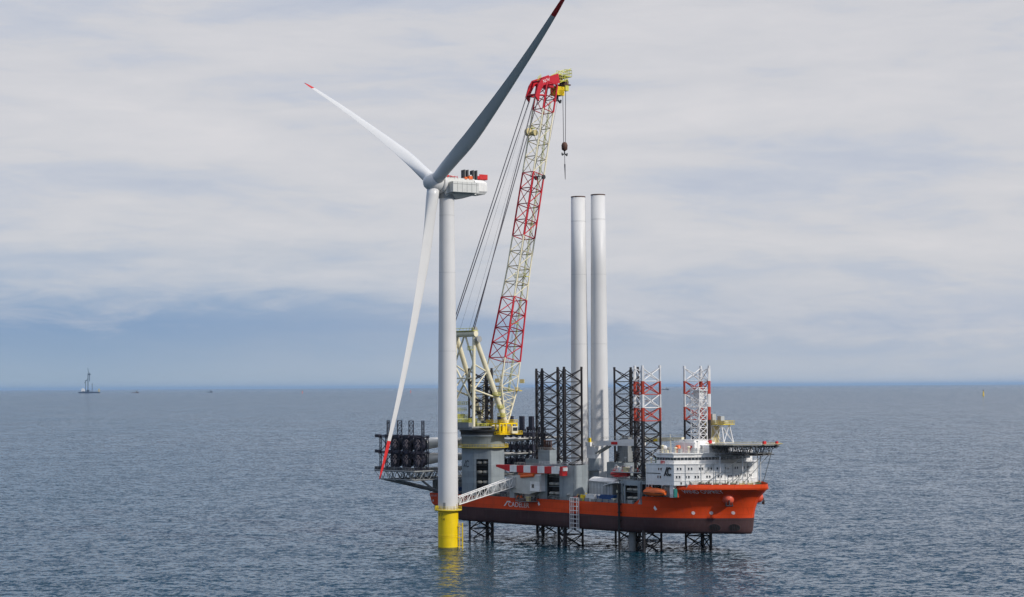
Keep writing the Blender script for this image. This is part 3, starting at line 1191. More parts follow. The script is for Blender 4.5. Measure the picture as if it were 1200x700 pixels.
mb.bb(130.0, 131.0, 20.5, 21.7, HZ + .05, HZ + 1.2)
vessel.part('fire_monitor', mb, M_cred, hd)
for _c, _d in (((155.6, 21.2, HZ + 0.7), (0.7, 1.3, 1.2)), ((155.6, 28.2, HZ + 0.6), (0.6, 1.0, 1.0))):
    mb = MB(); mb.box(_c, _d)
    vessel.part('fire_monitor', mb, M_cred, hd)

# mooring winches on the foredeck
for i, (u, v, mt) in enumerate(((140.2, 12.9, M_green), (142.2, 15.2, M_dark), (144.3, 17.4, M_green), (146.4, 19.8, M_tan), (147.9, 22.6, M_tan), (136.4, 9.2, M_dark), (138.4, 11.0, M_dark), (148.4, 26.4, M_green), (133.4, 6.2, M_mgrey))):
    mb = MB()
    a = Vector((1, 1, 0)).normalized()
    c = Vector((u, v, 17.6))
    mb.tube(c - a * 0.9, c + a * 0.9, 0.65, n=10)
    for q in (-0.9, 0.9):
        mb.tube(c + a * (q - .08), c + a * (q + .08), 0.95, n=12)
    mb.box((u, v, 16.9), (2.2, 1.4, 0.8), R(45))
    mb.tube(c + Vector((0.6, -0.2, 0)), c + Vector((0.6, -0.2, 1.6)), 0.1, n=5)
    vessel.part('mooring_winch', mb, mt)

# platforms and pipe racks between mid and bow jackhouses
mb = MB()
mb.bb(95, 116, 6.0, 16.0, 21.2, 21.5)
mb.bb(92, 118, 8.0, 20.0, 18.4, 18.7)
for u in (93, 98.5, 104, 109.5, 115):
    mb.tube((u, 8.4, 10.4), (u, 8.4, 18.4), 0.3, n=6)
    mb.tube((u, 15, 10.4), (u, 15, 21.2), 0.3, n=6)
    mb.tube((u, 8.4, 12.4), (u + 4, 8.4, 18.2), 0.14, n=5)
mb.railing([(92, 8.0, 18.7), (118, 8.0, 18.7)], 1.1, 0.06, 1.4)
mb.railing([(95, 6.0, 21.5), (116, 6.0, 21.5)], 1.1, 0.06, 1.4)
mb.railing([(95, 6.0, 21.5), (95, 16.0, 21.5)], 1.1, 0.06, 1.4)
mb.railing([(95, 16.0, 21.5), (116, 16.0, 21.5)], 1.1, 0.06, 1.4)
vessel.part('pipe_deck', mb, M_lgrey)
mb = MB()
for k, (u, v, dx, dy, dz) in enumerate(((97.5, 12, 3, 2, 2.0), (101, 11, 2, 2, 1.4), (105, 13, 3.4, 2, 2.3), (110, 12, 2.4, 2.4, 1.8), (113.5, 11, 2, 2, 2.6))):
    mb.bb(u - dx / 2, u + dx / 2, v - dy / 2, v + dy / 2, 21.5, 21.5 + dz)
vessel.part('vent_boxes', mb, M_mgrey)
# black pump caisson down the ship's side
mb = MB()
mb.tube((105.6, -0.75, -7.5), (105.6, -0.75, 17.5), 0.42, n=10)
for z in (1, 4, 7, 10, 14):
    mb.bb(105.0, 106.2, -1.1, 0.02, z, z + 0.3)
vessel.part('pump_caisson', mb, M_black)
mb = MB()
mb.tube((107.2, 4.5, -12), (107.2, 4.5, 0.3), 1.3, n=12)
vessel.part('raw_water_tower', mb, M_mgrey)
# white boarding ladder tower down the side
mb = MB()
c0 = [(81.2, -1.5, -1.0), (84.8, -1.5, -1.0), (84.8, -0.5, -1.0), (81.2, -0.5, -1.0)]
c1 = [(x, y, 11.6) for x, y, z in c0]
for a, b in zip(c0, c1):
    mb.tube(a, b, 0.16, n=5)
mb.tube((83.0, -1.5, -1.0), (83.0, -1.5, 11.6), 0.1, n=5)
for k in range(9):
    z = -1.0 + k * 1.57
    mb.tube((81.2, -1.5, z), (84.8, -1.5, z), 0.11, n=4)
    mb.tube((81.2, -.5, z), (84.8, -.5, z), 0.08, n=4)
    mb.tube((81.2, -1.5, z), (81.2, -.5, z), 0.08, n=4)
    mb.tube((84.8, -1.5, z), (84.8, -.5, z), 0.08, n=4)
vessel.part('boarding_ladder', mb, M_legw)
mb = MB()
mb.bb(84.2, 85.8, 1.0, 2.2, 10.4, 12.6); mb.tube((86.8, 1.4, 10.4), (86.8, 1.4, 13.4), 0.25, n=6)
vessel.part('ladder_winch', mb, M_yellow)

# small fittings scattered along the decks
rnd = random.Random(21)


def fitting(kind, u, v, w):
    mb = MB()
    if kind == 'bollard':
        for q in (-0.5, 0.5):
            mb.lathe([(0.22, 0), (0.22, 0.8), (0.3, 0.82), (0.3, 0.95)], (u + q, v, w), 8)
        mb.box((u, v, w + 0.06), (1.8, 0.7, 0.12)); m_ = M_mgrey
    elif kind == 'ventilator':
        h = rnd.uniform(1.2, 2.4)
        mb.lathe([(0.3, 0), (0.3, h), (0.65, h + 0.05), (0.65, h + 0.4), (0.2, h + 0.6)], (u, v, w), 10); m_ = rnd.choice((M_white, M_lgrey, M_cream))
    elif kind == 'pipe_stack':
        for q in range(rnd.randint(3, 5)):
            mb.tube((u - 1.4, v + q * 0.32, w + 0.3), (u + 1.4 + rnd.random(), v + q * 0.32, w + 0.3), 0.15, n=6)
            mb.tube((u - 1.2, v + q * 0.32, w + 0.62), (u + 1.3, v + q * 0.32, w + 0.62), 0.15, n=6)
        mb.box((u, v + .6, w + 0.08), (0.3, 1.8, 0.16)); m_ = rnd.choice((M_brown, M_mgrey, M_tan))
    elif kind == 'flood_light':
        h = rnd.uniform(3, 5)
        mb.tube((u, v, w), (u, v, w + h), 0.08, n=5)
        mb.box((u, v, w + h + .2), (0.7, 0.3, 0.4), 0.4); m_ = M_lgrey
    else:
        mb.bb(u - .7, u + .7, v - .4, v + .4, w, w + rnd.uniform(1, 1.9))
        mb.bb(u - .75, u + .75, v - .45, v + .45, w + .7, w + .78)
        mb.tube((u + .9, v, w), (u + .9, v, w + 2.1), 0.07, n=5); m_ = rnd.choice((M_lgrey, M_cream, M_tan, M_cred, M_green, M_white))
    vessel.part(kind, mb, m_)


kinds = ['ventilator', 'control_cabinet', 'pipe_stack', 'bollard', 'flood_light']
for i in range(26):
    u = 33 + i * 3.02 + rnd.uniform(-.6, .6)
    if 61 < u < 80: v, w = 0.9, 10.42
    else: v, w = rnd.uniform(1.0, 2.2), 10.42
    if u > 107 or (79 < u < 102 and i % 2): continue
    fitting(kinds[i % 5], u, v, w)
for i in range(9):
    fitting(kinds[(i * 2) % 5], 94.5 + i * 2.5, 8.9 + rnd.uniform(0, 1.5), 18.72)
for i in range(8):
    fitting(('ventilator', 'control_cabinet', 'flood_light')[i % 3], 96 + i * 2.5, 7.0 + rnd.uniform(0, 1.5), 21.52)
for i in range(9):
    fitting(('ventilator', 'flood_light', 'control_cabinet')[i % 3], 117.8 + i * 1.2, 3.4 + rnd.uniform(-.6, 1.2), 25.27)
for i in range(10):
    fitting(('ventilator', 'control_cabinet', 'flood_light')[i % 3], 122.3 + i * 1.15, 4.6 + i * 1.05, 28.97)
# external stairs and pipes on the front of the block
mb = MB()
for s0, z0, z1 in ((11.5, 22.1, 25.2), (24.0, 17.8, 22.0)):
    qa, qb = along(FR, s0), along(FR, s0 + 3.2)
    na = Vector((*qa[1], 0)).normalized() * 0.45
    for o in (-.35, .35):
        mb.tube(Vector((*qa[0], z0)) + na + Vector((0, 0, .3 + o)), Vector((*qb[0], z1)) + na + Vector((0, 0, .3 + o)), 0.07, n=4)
    for k in range(9):
        pk = Vector((*qa[0], z0)).lerp(Vector((*qb[0], z1)), k / 8) + na
        mb.tube(pk - Vector((0, 0, .08)), pk + Vector((0, 0, .68)), 0.05, n=4)
    vessel.part('external_stairs', mb, M_lgrey, acc)
    mb = MB()
for s0 in (4.2, 9.8, 14.6, 19.0, 22.5, 27.5, 31.0):
    q = along(FR, s0)
    na = Vector((*q[1], 0)).normalized() * 0.15
    mb.tube(Vector((*q[0], 17.6)) + na, Vector((*q[0], 25.2)) + na, 0.09, n=5)
vessel.part('wall_pipes', mb, M_lgrey, acc)
mb = MB()
mb.railing([(u, v, 17.9) for u, v in [hull_pt(130.5 + 21.5 * i / 14, 17.5, -0.2)[:2] for i in range(15)]], 0.9, 0.05, 1.5)
vessel.part('bulwark_rail', mb, M_tan)
mb = MB()
mb.bb(97, 116, 8.2, 8.5, 10.45, 18.3)
vessel.part('dark_back_wall', mb, M_dark)  # added dark wall, fills in the dark space under the pipe deck
for i in range(6):
    mb = MB()
    u = 98.4 + i * 1.5
    mb.tube((u, 6.6, 10.45), (u, 6.6, rnd.uniform(15, 18)), rnd.uniform(.25, .5), n=8)
    mb.box((u, 6.4, rnd.uniform(12, 15)), (1.0, .8, 1.0))
    vessel.part('pump', mb, rnd.choice((M_lgrey, M_mgrey, M_cream, M_tan)))

# stern rack platform: outrigger truss both sides
def stern_platform():
    mb = MB()
    x0, x1 = -15.2, 9.4
    y0, y1 = -16.5, 66.5
    for y in (y0, y0 + 6, y0 + 12, -1, 12, 25, 38, 51, 58, y1):
        mb.tube((x0, y, 19.6), (x1, y, 19.6), 0.32, n=4)
        if y < 2 or y > 48:
            mb.tube((x0 + 4, y, 16.2), (x1, y, 16.2), 0.28, n=4)
            for q in range(7):
                a = x0 + (x1 - x0) * q / 7
                b = x0 + (x1 - x0) * (q + 0.5) / 7
                c = x0 + (x1 - x0) * (q + 1) / 7
                mb.tube((a, y, 19.6), (max(b, x0 + 4), y, 16.2), 0.16, n=4)
                mb.tube((max(b, x0 + 4), y, 16.2), (c, y, 19.6), 0.16, n=4)
    for x in (x0, x0 + 7, x0 + 14, x0 + 21, x1):
        mb.tube((x, y0, 19.6), (x, y1, 19.6), 0.32, n=4)
        if x > x0:
            mb.tube((x, y0, 16.2), (x, y1, 16.2), 0.28, n=4)
            nq = 16
            for q in range(nq):
                a = y0 + (y1 - y0) * q / nq
                b = y0 + (y1 - y0) * (q + 0.5) / nq
                c = y0 + (y1 - y0) * (q + 1) / nq
                mb.tube((x, a, 19.6), (x, b, 16.2), 0.15, n=4)
                mb.tube((x, b, 16.2), (x, c, 19.6), 0.15, n=4)
    mb.bb(x0, x1, y0, y0 + 12, 19.75, 19.95)
    mb.bb(x0, x1, 52, y1, 19.75, 19.95)
    mb.railing([(x0, y0, 19.95), (x1, y0, 19.95)], 1.1, 0.06, 1.8)
    # struts to the hull
    for y in (2.0, 48.0):
        for dx in (0, 7):
            mb.tube((x0 + 6 + dx, y0 if y < 25 else y1, 16.2), (0.4 + dx * 0.8, y, 11.0), 0.45, n=6)
    mb.tube((x0 + 4, 3, 16.2), (0.4, 3, 10.6), 0.45, n=6)
    mb.tube((x0 + 4, 47, 16.2), (0.4, 47, 10.6), 0.45, n=6)
    for u, v in ((1.5, 1.5), (8, 1.5), (1.5, 48.5), (8, 48.5), (1.5, 25), (8, 25), (1.5, 13), (1.5, 37)):
        mb.bb(u - 0.8, u + 0.8, v - 0.8, v + 0.8, 10.4, 16.3)
    vessel.part('rack_platform', mb, M_mgrey)


stern_platform()
mb = MB()
mb.bb(2, 10, 2, 10, 10.4, 14.5); mb.bb(4, 8, 12, 20, 10.4, 15.5); mb.bb(10, 14, 16, 30, 10.4, 14)
mb.bb(-0.6, 2.2, 20, 30, 10.4, 13)
vessel.part('stern_machinery', mb, M_mgrey)

# ------------------------------------------------------------------ heavy lift crane
CU, CV = 24.2, 7.0
crane = Thing('heavy_lift_crane', 'giant lattice-boom crane with red and white boom and cream A-frame round the stern leg', 'crane', (CU, CV, 10.4))
oc = lambda r: [(CU + r / math.cos(R(22.5)) * math.cos(R(22.5 + 45 * i)), CV + r / math.cos(R(22.5)) * math.sin(R(22.5 + 45 * i))) for i in range(8)]
mb = MB()
o8 = oc(8.1)
for i in range(8):
    a, b = o8[i], o8[(i + 1) % 8]
    nang = 45 * (i + 1)          # outward normal of this wall
    d = Vector((b[0] - a[0], b[1] - a[1], 0)); L = d.length; dn = d.normalized()
    rz = math.atan2(dn.y, dn.x)
    mid = Vector(((a[0] + b[0]) / 2, (a[1] + b[1]) / 2, 0))
    if nang == 315:
        w1, w2 = 1.0, 1.0
        pa = Vector((*a, 0)); pb = Vector((*b, 0))
        mb.box(tuple(pa + dn * w1 / 2 + Vector((0, 0, 19.7))), (w1, 0.5, 18.6), rz)
        mb.box(tuple(pb - dn * w2 / 2 + Vector((0, 0, 19.7))), (w2, 0.5, 18.6), rz)
        mb.box(tuple(mid + Vector((0, 0, 26.8))), (L - 2.0, 0.5, 4.4), rz)
        inn = Vector((-math.cos(R(315)), -math.sin(R(315)), 0)) * 3.0
        mb.box(tuple(mid + inn + Vector((0, 0, 17.5))), (L, 0.2, 14), rz, 1)
        for zz_ in (12.4, 16.8, 20.8, 23.6):
            mb.box(tuple(mid + inn * .55 + Vector((0, 0, zz_))), (L - 1.6, 0.35, 0.3), rz, 1)
    else:
        mb.box(tuple(mid + Vector((0, 0, 19.7))), (L + 0.2, 0.5, 18.6), rz)
mb.prism(oc(8.0), 28.6, 28.95)
mb.lathe([(8.6, 29.0), (8.6, 33.3), (8.9, 33.4), (8.9, 34.1)], (CU, CV, 0), 32)
ped = crane.part('pedestal', mb, [M_blue, M_dark])
mb = MB()
ringp = lambda r, z, n=28: [(CU + r * math.cos(2 * math.pi * i / n), CV + r * math.sin(2 * math.pi * i / n), z) for i in range(n)]
mb.lathe([(8.5, 28.95), (10.2, 28.95), (10.2, 29.15), (8.5, 29.15)], (CU, CV, 0), 28, caps=False)
mb.railing(ringp(10.1, 29.15), 1.2, 0.07, 1.3, close=True)
crane.part('walkway_railing', mb, M_yel2, ped)
mb = MB(); mb.lathe([(8.95, 34.1), (8.95, 35.2), (9.4, 35.4), (9.4, 36.1)], (CU, CV, 0), 32)
crane.part('slew_ring', mb, M_dark, ped)
yy = CV - 8.1 - 0.27
crane.part('company_mark', slashC(lambda x, y: (CU - 2.4 + x, yy, 21.3 + y), 3.4, 2.8, 0.12), M_txtb, ped)
nrm = Vector((math.cos(R(315)), math.sin(R(315)), 0)); tg = Vector((-nrm.y, nrm.x, 0))
for z in (23.4, 19.6, 15.6):
    for q in (-1.2, 1.2):
        j = MB()
        c = Vector((CU, CV, z)) + nrm * 6.6 + tg * q
        j.lathe([(0.9, -0.7), (1.15, -0.6), (1.2, 0), (1.0, 0.35), (0.5, 0.5)], c, 12)
        crane.part('jack_unit', j, M_jack, ped)
    j = MB(); c = Vector((CU, CV, z - 1.2)) + nrm * 6.7
    j.box(tuple(c), (5.2, 2.0, 0.3), math.atan2(tg.y, tg.x))
    crane.part('jack_beam', j, M_dark, ped)

# slewing superstructure
mb = MB()
mb.bb(CU - 9, CU + 4.5, CV - 10.0, CV + 8, 36.1, 36.9)
mb.bb(CU - 8.4, CU + 3, CV - 10.4, CV - 7.5, 36.9, 39.0)
mb.bb(CU - 9, CU - 6.2, CV - 6, CV + 3, 36.9, 38.4)
mb.bb(CU - 5, CU + 1, CV - 4, CV + 3, 36.9, 39.6)
for s_ in (-1, 1):
    mb.bb(CU + 7 * s_ - 1.1, CU + 7 * s_ + 1.1, CV + 4.9, CV + 8.0, 36.1, 38.4)
    mb.bb(CU + 6.4 * s_ - .9, CU + 6.4 * s_ + .9, -5.6, CV + 4.85, 36.95, 37.5)
mb.bb(CU - 12.5, CU - 8, CV - 8, CV - 4, 36.0, 38.2)
mb.tube((CU - 13, CV - 6, 37), (CU + 3, CV - 9.6, 37.6), 0.5, n=8)
mb.tube((CU - 11, CV - 6, 33), (CU - 11, CV - 6, 36), 0.5, n=8)
sup = crane.part('slewing_platform', mb, M_mgrey)
mb = MB()
x0, x1, y0, y1 = CU + 3.2, CU + 11.0, CV - 1.2, CV + 8.6
for z in (34.4, 38.2):
    mb.bb(x0, x1, y0, y0 + 0.5, z, z + 0.6)
    mb.bb(x0, x0 + 0.5, y0 + .5, y1 - .5, z, z + 0.6); mb.bb(x1 - 0.5, x1, y0 + .5, y1 - .5, z, z + 0.6)
    mb.bb(x0, x1, y1 - .5, y1, z, z + 0.6)
for x in (x0, x0 + 2.4, x0 + 5.0, x1 - 0.5):
    mb.bb(x + .02, x + 0.52, y0 - .02, y0 + 0.5, 35.0, 38.2)
for y in (y0 + 1.6, y0 + 3.4, y0 + 6.4, y1 - 0.6):
    mb.bb(x1 - 0.5, x1 + .02, y, y + 0.6, 35.0, 38.2)
mb.bb(x0 + 0.6, x0 + 2.2, y0 + 0.3, y1 - 1, 35.0, 36.8); mb.bb(x1 - 2.4, x1 - 0.2, y0 + 1.9, y0 + 4.4, 35.0, 37.4)
mb.bb(x0 + .3, x1 + 1.4, y0 - 1.0, y1 + 1.4, 34.15, 34.38)
mb.railing([(x0, y0 - .9, 34.4), (x1 + 1.3, y0 - .9, 34.4), (x1 + 1.3, y1 + 1.3, 34.4)], 1.1, 0.08, 1.1)
mb.railing([(x0, y0, 38.8), (x1, y0, 38.8), (x1, y1, 38.8)], 1.1, 0.08, 1.2)
crane.part('hoist_frame', mb, M_yellow, sup)
mb = MB()
mb.lathe([(1.35, -2.6), (1.35, 2.6)], (CU + 7.6, CV + 1.4, 36.6), 16, axis=(1, 0.6, 0))
mb.lathe([(1.2, -1.4), (1.2, 1.4)], (CU + 8.6, CV + 6.2, 36.6), 14, axis=(0, 1, 0))
crane.part('winch_drum', mb, M_cream, sup)
mb = MB()
for (a, b, c, d, e, f_) in ((CU - 9.2, CU - 5.5, CV - 11, CV - 2, 40.6, 40.8), (CU - 9.4, CU - 6.4, CV - 12, CV - 8, 43.2, 43.4), (CU - 4, CU + 3, CV - 10.5, CV - 6, 39.1, 39.3), (CU - 8, CU - 4, CV - 4, CV + 1, 38.6, 38.8), (CU + 1, CU + 5.4, CV - 6, CV - 1, 37.2, 37.4)):
    mb.bb(a, b, c, d, e, f_)
    mb.railing([(a, c, f_), (b, c, f_), (b, d, f_), (a, d, f_)], 1.1, 0.09, 1.0, close=True)
for k in range(4):
    mb.tube((CU - 9 + k * 1.1, CV - 11.5, 36), (CU - 9 + k * 1.1, CV - 11.5, 43.2), 0.12, n=4)
for k in range(3):
    mb.tube((CU - 9.2, CV - 11.5, 37 + k * 2.2), (CU - 5.4, CV - 11.5, 38 + k * 2.2), 0.12, n=4)
for k in range(3):
    z = 30.5 + 2.4 * k
    mb.bb(CU - 11.6, CU - 8.8, CV - 9.5, CV - 5.5, z, z + .15)
    mb.railing([(CU - 11.6, CV - 9.5, z + .15), (CU - 8.8, CV - 9.5, z + .15)], 1.1, 0.09, 0.9)
for k in range(4):
    z = 38.4 + 2.5 * k
    mb.bb(CU - 10.5, CU - 7.0 + k * .2, CV - 8.5 + k * .8, CV - 4.5 + k * .8, z, z + .15)
    mb.railing([(CU - 10.5, CV - 8.5 + k * .8, z + .15), (CU - 7.0 + k * .2, CV - 8.5 + k * .8, z + .15), (CU - 7 + k * .2, CV - 4.5 + k * .8, z + .15)], 1.1, 0.1, 0.9)
mb.tube((CU - 11.6, CV - 9.5, 30), (CU - 11.6, CV - 9.5, 40), 0.14, n=4)
mb.tube((CU - 8.8, CV - 9.5, 30), (CU - 8.8, CV - 9.5, 41), 0.14, n=4)
crane.part('access_platforms', mb, M_lime, sup)
mb = MB()
mb.bb(CU + 11.2, CU + 13.4, CV + 3.4, CV + 6.4, 34.6, 37.4)
cab = crane.part('cab', mb, M_cream, sup)
mb = MB(); mb.bb(CU + 13.4, CU + 13.48, CV + 3.7, CV + 6.1, 35.6, 37.0)
crane.part('cab_window', mb, M_glass, cab)

# A-frame
AZ, AV = 74.0, -2.5
mb = MB()
for s in (-1, 1):
    topp = Vector((CU + 5.4 * s, AV, AZ))
    mb.tube((CU + 7.0 * s, CV + 6.2, 38.0), topp, 1.05, 0.98, n=12)
    mb.tube((CU + 6.0 * s, AV - 1.0, 37.2), topp, 0.6, 0.7, n=12)
    mb.tube((CU + 6.7 * s, CV + 3.5, 48), (CU + 5.9 * s, AV - .6, 52), 0.35, n=8)
    mb.tube((CU + 6.2 * s, 3.5, 59), (CU + 5.7 * s, AV - .3, 62), 0.3, n=8)
    mb.tube((CU + 6.2 * s, 3.5, 59), (CU + 5.9 * s, AV - .6, 52), 0.26, n=8)
mb.tube((CU - 9.0, AV, AZ), (CU + 6.6, AV, AZ), 1.2, n=14)
mb.tube((CU - 6, AV - .8, 46), (CU + 5.7, AV - .6, 62), 0.4, n=8)
mb.tube((CU + 6, AV - .8, 46), (CU - 5.7, AV - .6, 62), 0.4, n=8)
mb.tube((CU - 5.7, AV - .4, 62), (CU, AV, AZ), 0.4, n=8)
mb.tube((CU + 5.7, AV - .4, 62), (CU, AV, AZ), 0.4, n=8)
mb.tube((CU - 5.8, AV - .6, 56.5), (CU + 5.8, AV - .6, 56.5), 0.3, n=8)
af = crane.part('a_frame', mb, M_cream, None)
mb = MB()
for k in range(8):
    x = CU - 8 + 2 * k
    mb.tube((x, AV - 1, AZ + 1), (x, AV - 1, AZ + 2.2), 0.09, n=4)
mb.tube((CU - 8.2, AV - 1, AZ + 2.2), (CU + 6.2, AV - 1, AZ + 2.2), 0.1, n=4)
mb.bb(CU - 8.4, CU + 6.4, AV - 1.4, AV + 1.4, AZ + 1.1, AZ + 1.3)
for (u, v, w) in ((CU + 7.3, CV + 1.0, 49.5), (CU + 7.2, CV + 2.8, 44.5), (CU + 7.0, CV + 3.9, 41.2), (CU - 7.2, CV + 2.6, 47.5), (CU - 7.2, CV + 4.3, 42.5)):
    mb.bb(u - 1.4, u + 1.2, v - 1.3, v + 1.0, w, w + 0.2)
    mb.railing([(u - 1.4, v - 1.3, w + .2), (u + 1.2, v - 1.3, w + .2), (u + 1.2, v + 1, w + .2)], 1.1, 0.09, 0.8)
mb.bb(CU + 3.0, CU + 5.6, AV - 1.5, AV + 1, AZ - 6.5, AZ - 6.2)
mb.railing([(CU + 3.0, AV - 1.5, AZ - 6.2), (CU + 5.6, AV - 1.5, AZ - 6.2)], 1.2, 0.1, 0.8)
crane.part('walkways', mb, M_lime, af)
for x in (CU - 7.8, CU + 5.0, CU + 7.4):
    mb = MB()
    mb.lathe([(1.3, -0.5), (1.3, 0.5)], (x, AV + 0.6, AZ - 2.2 if x > CU + 7 else AZ + 1.6), 12, axis=(1, 0, 0))
    crane.part('sheave', mb, M_galv, af)

# boom
B0 = Vector((24.4, 13.2, 38.0)); B1 = Vector((24.4, 43.2, 174.6))
E = (B1 - B0).normalized(); BLEN = (B1 - B0).length
DN = Vector((0, E.z, -E.y))


def prof(tab, t):
    for (a, va), (b, vb) in zip(tab, tab[1:]):
        if t <= b:
            return va + (vb - va) * (t - a) / (b - a)
    return tab[-1][1]


WH = [(0, 5.4), (0.105, 5.3), (0.2, 4.6), (0.45, 3.35), (1.0, 3.0)]
DH = [(0, 0.3), (0.105, 4.3), (0.2, 4.3), (0.45, 3.2), (1.0, 3.0)]


def bp_(t, sx, sd):
    return B0 + E * (BLEN * t) + Vector((1, 0, 0)) * prof(WH, t) * sx + DN * prof(DH, t) * sd


def section(t0, t1, rc, rb, bay=6.6):
    mb = MB()
    L = (t1 - t0) * BLEN
    nb = max(1, round(L / bay))
    cn = [(-1, -1), (1, -1), (1, 1), (-1, 1)]
    for k in range(nb):
        a = t0 + (t1 - t0) * k / nb
        b = t0 + (t1 - t0) * (k + 1) / nb
        c0 = [bp_(a, *c) for c in cn]
        c1 = [bp_(b, *c) for c in cn]
        for p, q in zip(c0, c1):
            mb.tube(p, q, rc, n=6, caps=False)
        mb.lattice(c0, c1, rb, 1, cross=False, flip=k)
        for i in range(4):
            mb.tube(c0[i], c0[(i + 1) % 4], rb, n=4, caps=False)
    return mb


# splayed feet
mb = MB()
for s in (-1, 1):
    foot = Vector((24.4 + 7.0 * s, 13.2, 38.2))
    tops = [bp_(0.105, s, -1), bp_(0.105, s, 1)]
    mids = [bp_(0.19, s, -1), bp_(0.19, s, 1)]
    f0 = [foot + DN * -0.5, foot + DN * 0.5]
    for a, b, c in zip(f0, tops, mids):
        mb.tube(a, b, 0.33, n=6)
        mb.tube(b, c, 0.3, n=6)
    inner = [p + Vector((-1.6 * s, 0, 0)) for p in tops]
    for a, b in zip(f0, inner):
        mb.tube(a, b, 0.22, n=6)
    mb.lattice(f0, tops, 0.14, 5, closed=False)
    mb.lattice([f0[0], f0[0]], [tops[0], inner[0]], 0.12, 5, closed=False)
    mb.lattice(tops, mids, 0.15, 2, closed=False)
    mb.tube(inner[0], tops[1], 0.14, n=5)
for sd in (-1, 1):
    mb.tube(bp_(0.105, -1, sd), bp_(0.105, 1, sd), 0.3, n=6)
    mb.tube(bp_(0.105, -1, sd), bp_(0.19, 1, sd), 0.15, n=5)
    mb.tube(bp_(0.105, 1, sd), bp_(0.15, 0, sd), 0.15, n=5)
    mb.tube(bp_(0.15, -1, sd), bp_(0.15, 1, sd), 0.15, n=5)
    mb.tube(bp_(0.19, -1, sd), bp_(0.19, 1, sd), 0.15, n=5)
crane.part('boom_foot', mb, M_cream)
for t0, t1, m_, rc in ((0.19, 0.372, M_bred, 0.40), (0.372, 0.557, M_cream, 0.36), (0.557, 0.750, M_bred, 0.38), (0.750, 0.945, M_cream, 0.36), (0.945, 1.03, M_bred, 0.42)):
    crane.part('boom_section', section(t0, t1, rc, 0.20 if m_ is M_bred else 0.19), m_)
# ladder and walkway along the boom
mb = MB()
for k in range(60):
    a, b = 0.10 + 0.88 * k / 60, 0.10 + 0.88 * (k + 1) / 60
    pa = bp_(a, 0.35, 0.62); pb = bp_(b, 0.35, 0.62)
    mb.tube(pa, pb, 0.16, n=4, caps=False)
    pa2 = pa + Vector((0.8, 0, 0)); pb2 = pb + Vector((0.8, 0, 0))
    mb.tube(pa2, pb2, 0.12, n=4, caps=False)
    mb.tube(pa, pa2, 0.1, n=4, caps=False)
    mb.tube(pa, pb2, 0.08, n=4, caps=False)
crane.part('boom_ladder', mb, M_lime)
for t, su, sd, ln, mt in ((0.105, 0, 0.9, 5.5, M_lime), (0.105, -1.25, 0.3, 2.6, M_yellow), (0.105, 1.2, 1.0, 2.4, M_yellow), (0.30, 0.1, 0.4, 3.0, M_lime), (0.44, 0.2, 0.5, 7.0, M_lime), (0.60, 0.2, 0.9, 2.0, M_yellow), (0.745, 0.2, 0.4, 5.5, M_galv), (0.89, -1.1, -0.6, 2.6, M_lime)):
    mb = MB()
    c = bp_(t, su, sd)
    mb.box(tuple(c), (ln, 1.6, 0.3), 0)
    mb.railing([tuple(c + Vector((-ln / 2, -0.8, 0.15))), tuple(c + Vector((ln / 2, -0.8, 0.15)))], 1.0, 0.09, 0.9)
    crane.part('boom_platform', mb, mt)
for t, su, sd in ((0.13, -0.65, 0.2), (0.135, 1.2, 1.3)):
    mb = MB(); c = bp_(t, su, sd)
    mb.box(tuple(c), (1.8, 0.9, 1.6), 0.5)
    crane.part('sheave_guard', mb, M_tan)
mb = MB()
c = bp_(0.87, -0.5, -1.6)
mb.lathe([(1.7, -0.7), (1.7, 0.7)], c, 14, axis=(1, 0, 0.1)); mb.lathe([(1.3, -0.7), (1.3, 0.7)], c + Vector((2.6, 1.0, -0.4)), 14, axis=(1, 0, 0))
crane.part('boom_sheave', mb, M_tan)
mb = MB()
for su, dd in ((-0.6, 0.0), (0.75, 0.0)):
    c = bp_(0.745, su + .3, 0.9)
    mb.lathe([(0.9, -0.4), (0.9, 0.4)], c, 12, axis=(1, 0, 0))
crane.part('boom_sheave', mb, M_dark)

# boom head (side plates in the luffing plane)
HP = [(34.2, 172.4), (36.0, 177.2), (38.0, 179.8), (47.6, 183.2), (48.6, 179.4), (45.4, 178.3), (42.0, 178.2), (39.0, 177.4), (37.0, 174.2), (36.3, 170.4)]
mb = MB()
for u in (21.6, 27.2):
    n = len(HP)
    vs = [(u - 0.25, a, b) for a, b in HP] + [(u + 0.25, a, b) for a, b in HP]
    mb.add(vs, [tuple(range(n)), tuple(range(2 * n - 1, n - 1, -1))] + [(i, (i + 1) % n, n + (i + 1) % n, n + i)[::-1] for i in range(n)])
for (v, w) in ((35.2, 173.2), (38.2, 179.2), (43, 181), (47.2, 182.2), (47.6, 180), (40, 178.3)):
    mb.tube((21.6, v, w), (27.2, v, w), 0.5, n=6)
mb.bb(21.9, 26.9, 42.4, 45.4, 177.0, 178.4)
for su in (-1, 1):
    for sd in (-1, 1):
        mb.tube(bp_(1.03, su, sd), (24.4 + 2.8 * su, 43.5 + 2.4 * sd, 178.8), 0.42, n=6)
mb.tube(bp_(0.985, -1, -1), (21.8, 35.2, 173), 0.4, n=6)
mb.tube(bp_(0.985, 1, -1), (27, 35.2, 173), 0.4, n=6)
head = crane.part('boom_head', mb, M_bred)
eh = Vector((0, 9.6, 3.4)).normalized(); uh = Vector((0, -3.4, 9.6)).normalized()
crane.part('maker_name', text_on('NOV', lambda x, y: Vector((27.5, 39.1, 178.3)) + eh * x + uh * y, 3.6, 1.3), M_txt, head) if False else None
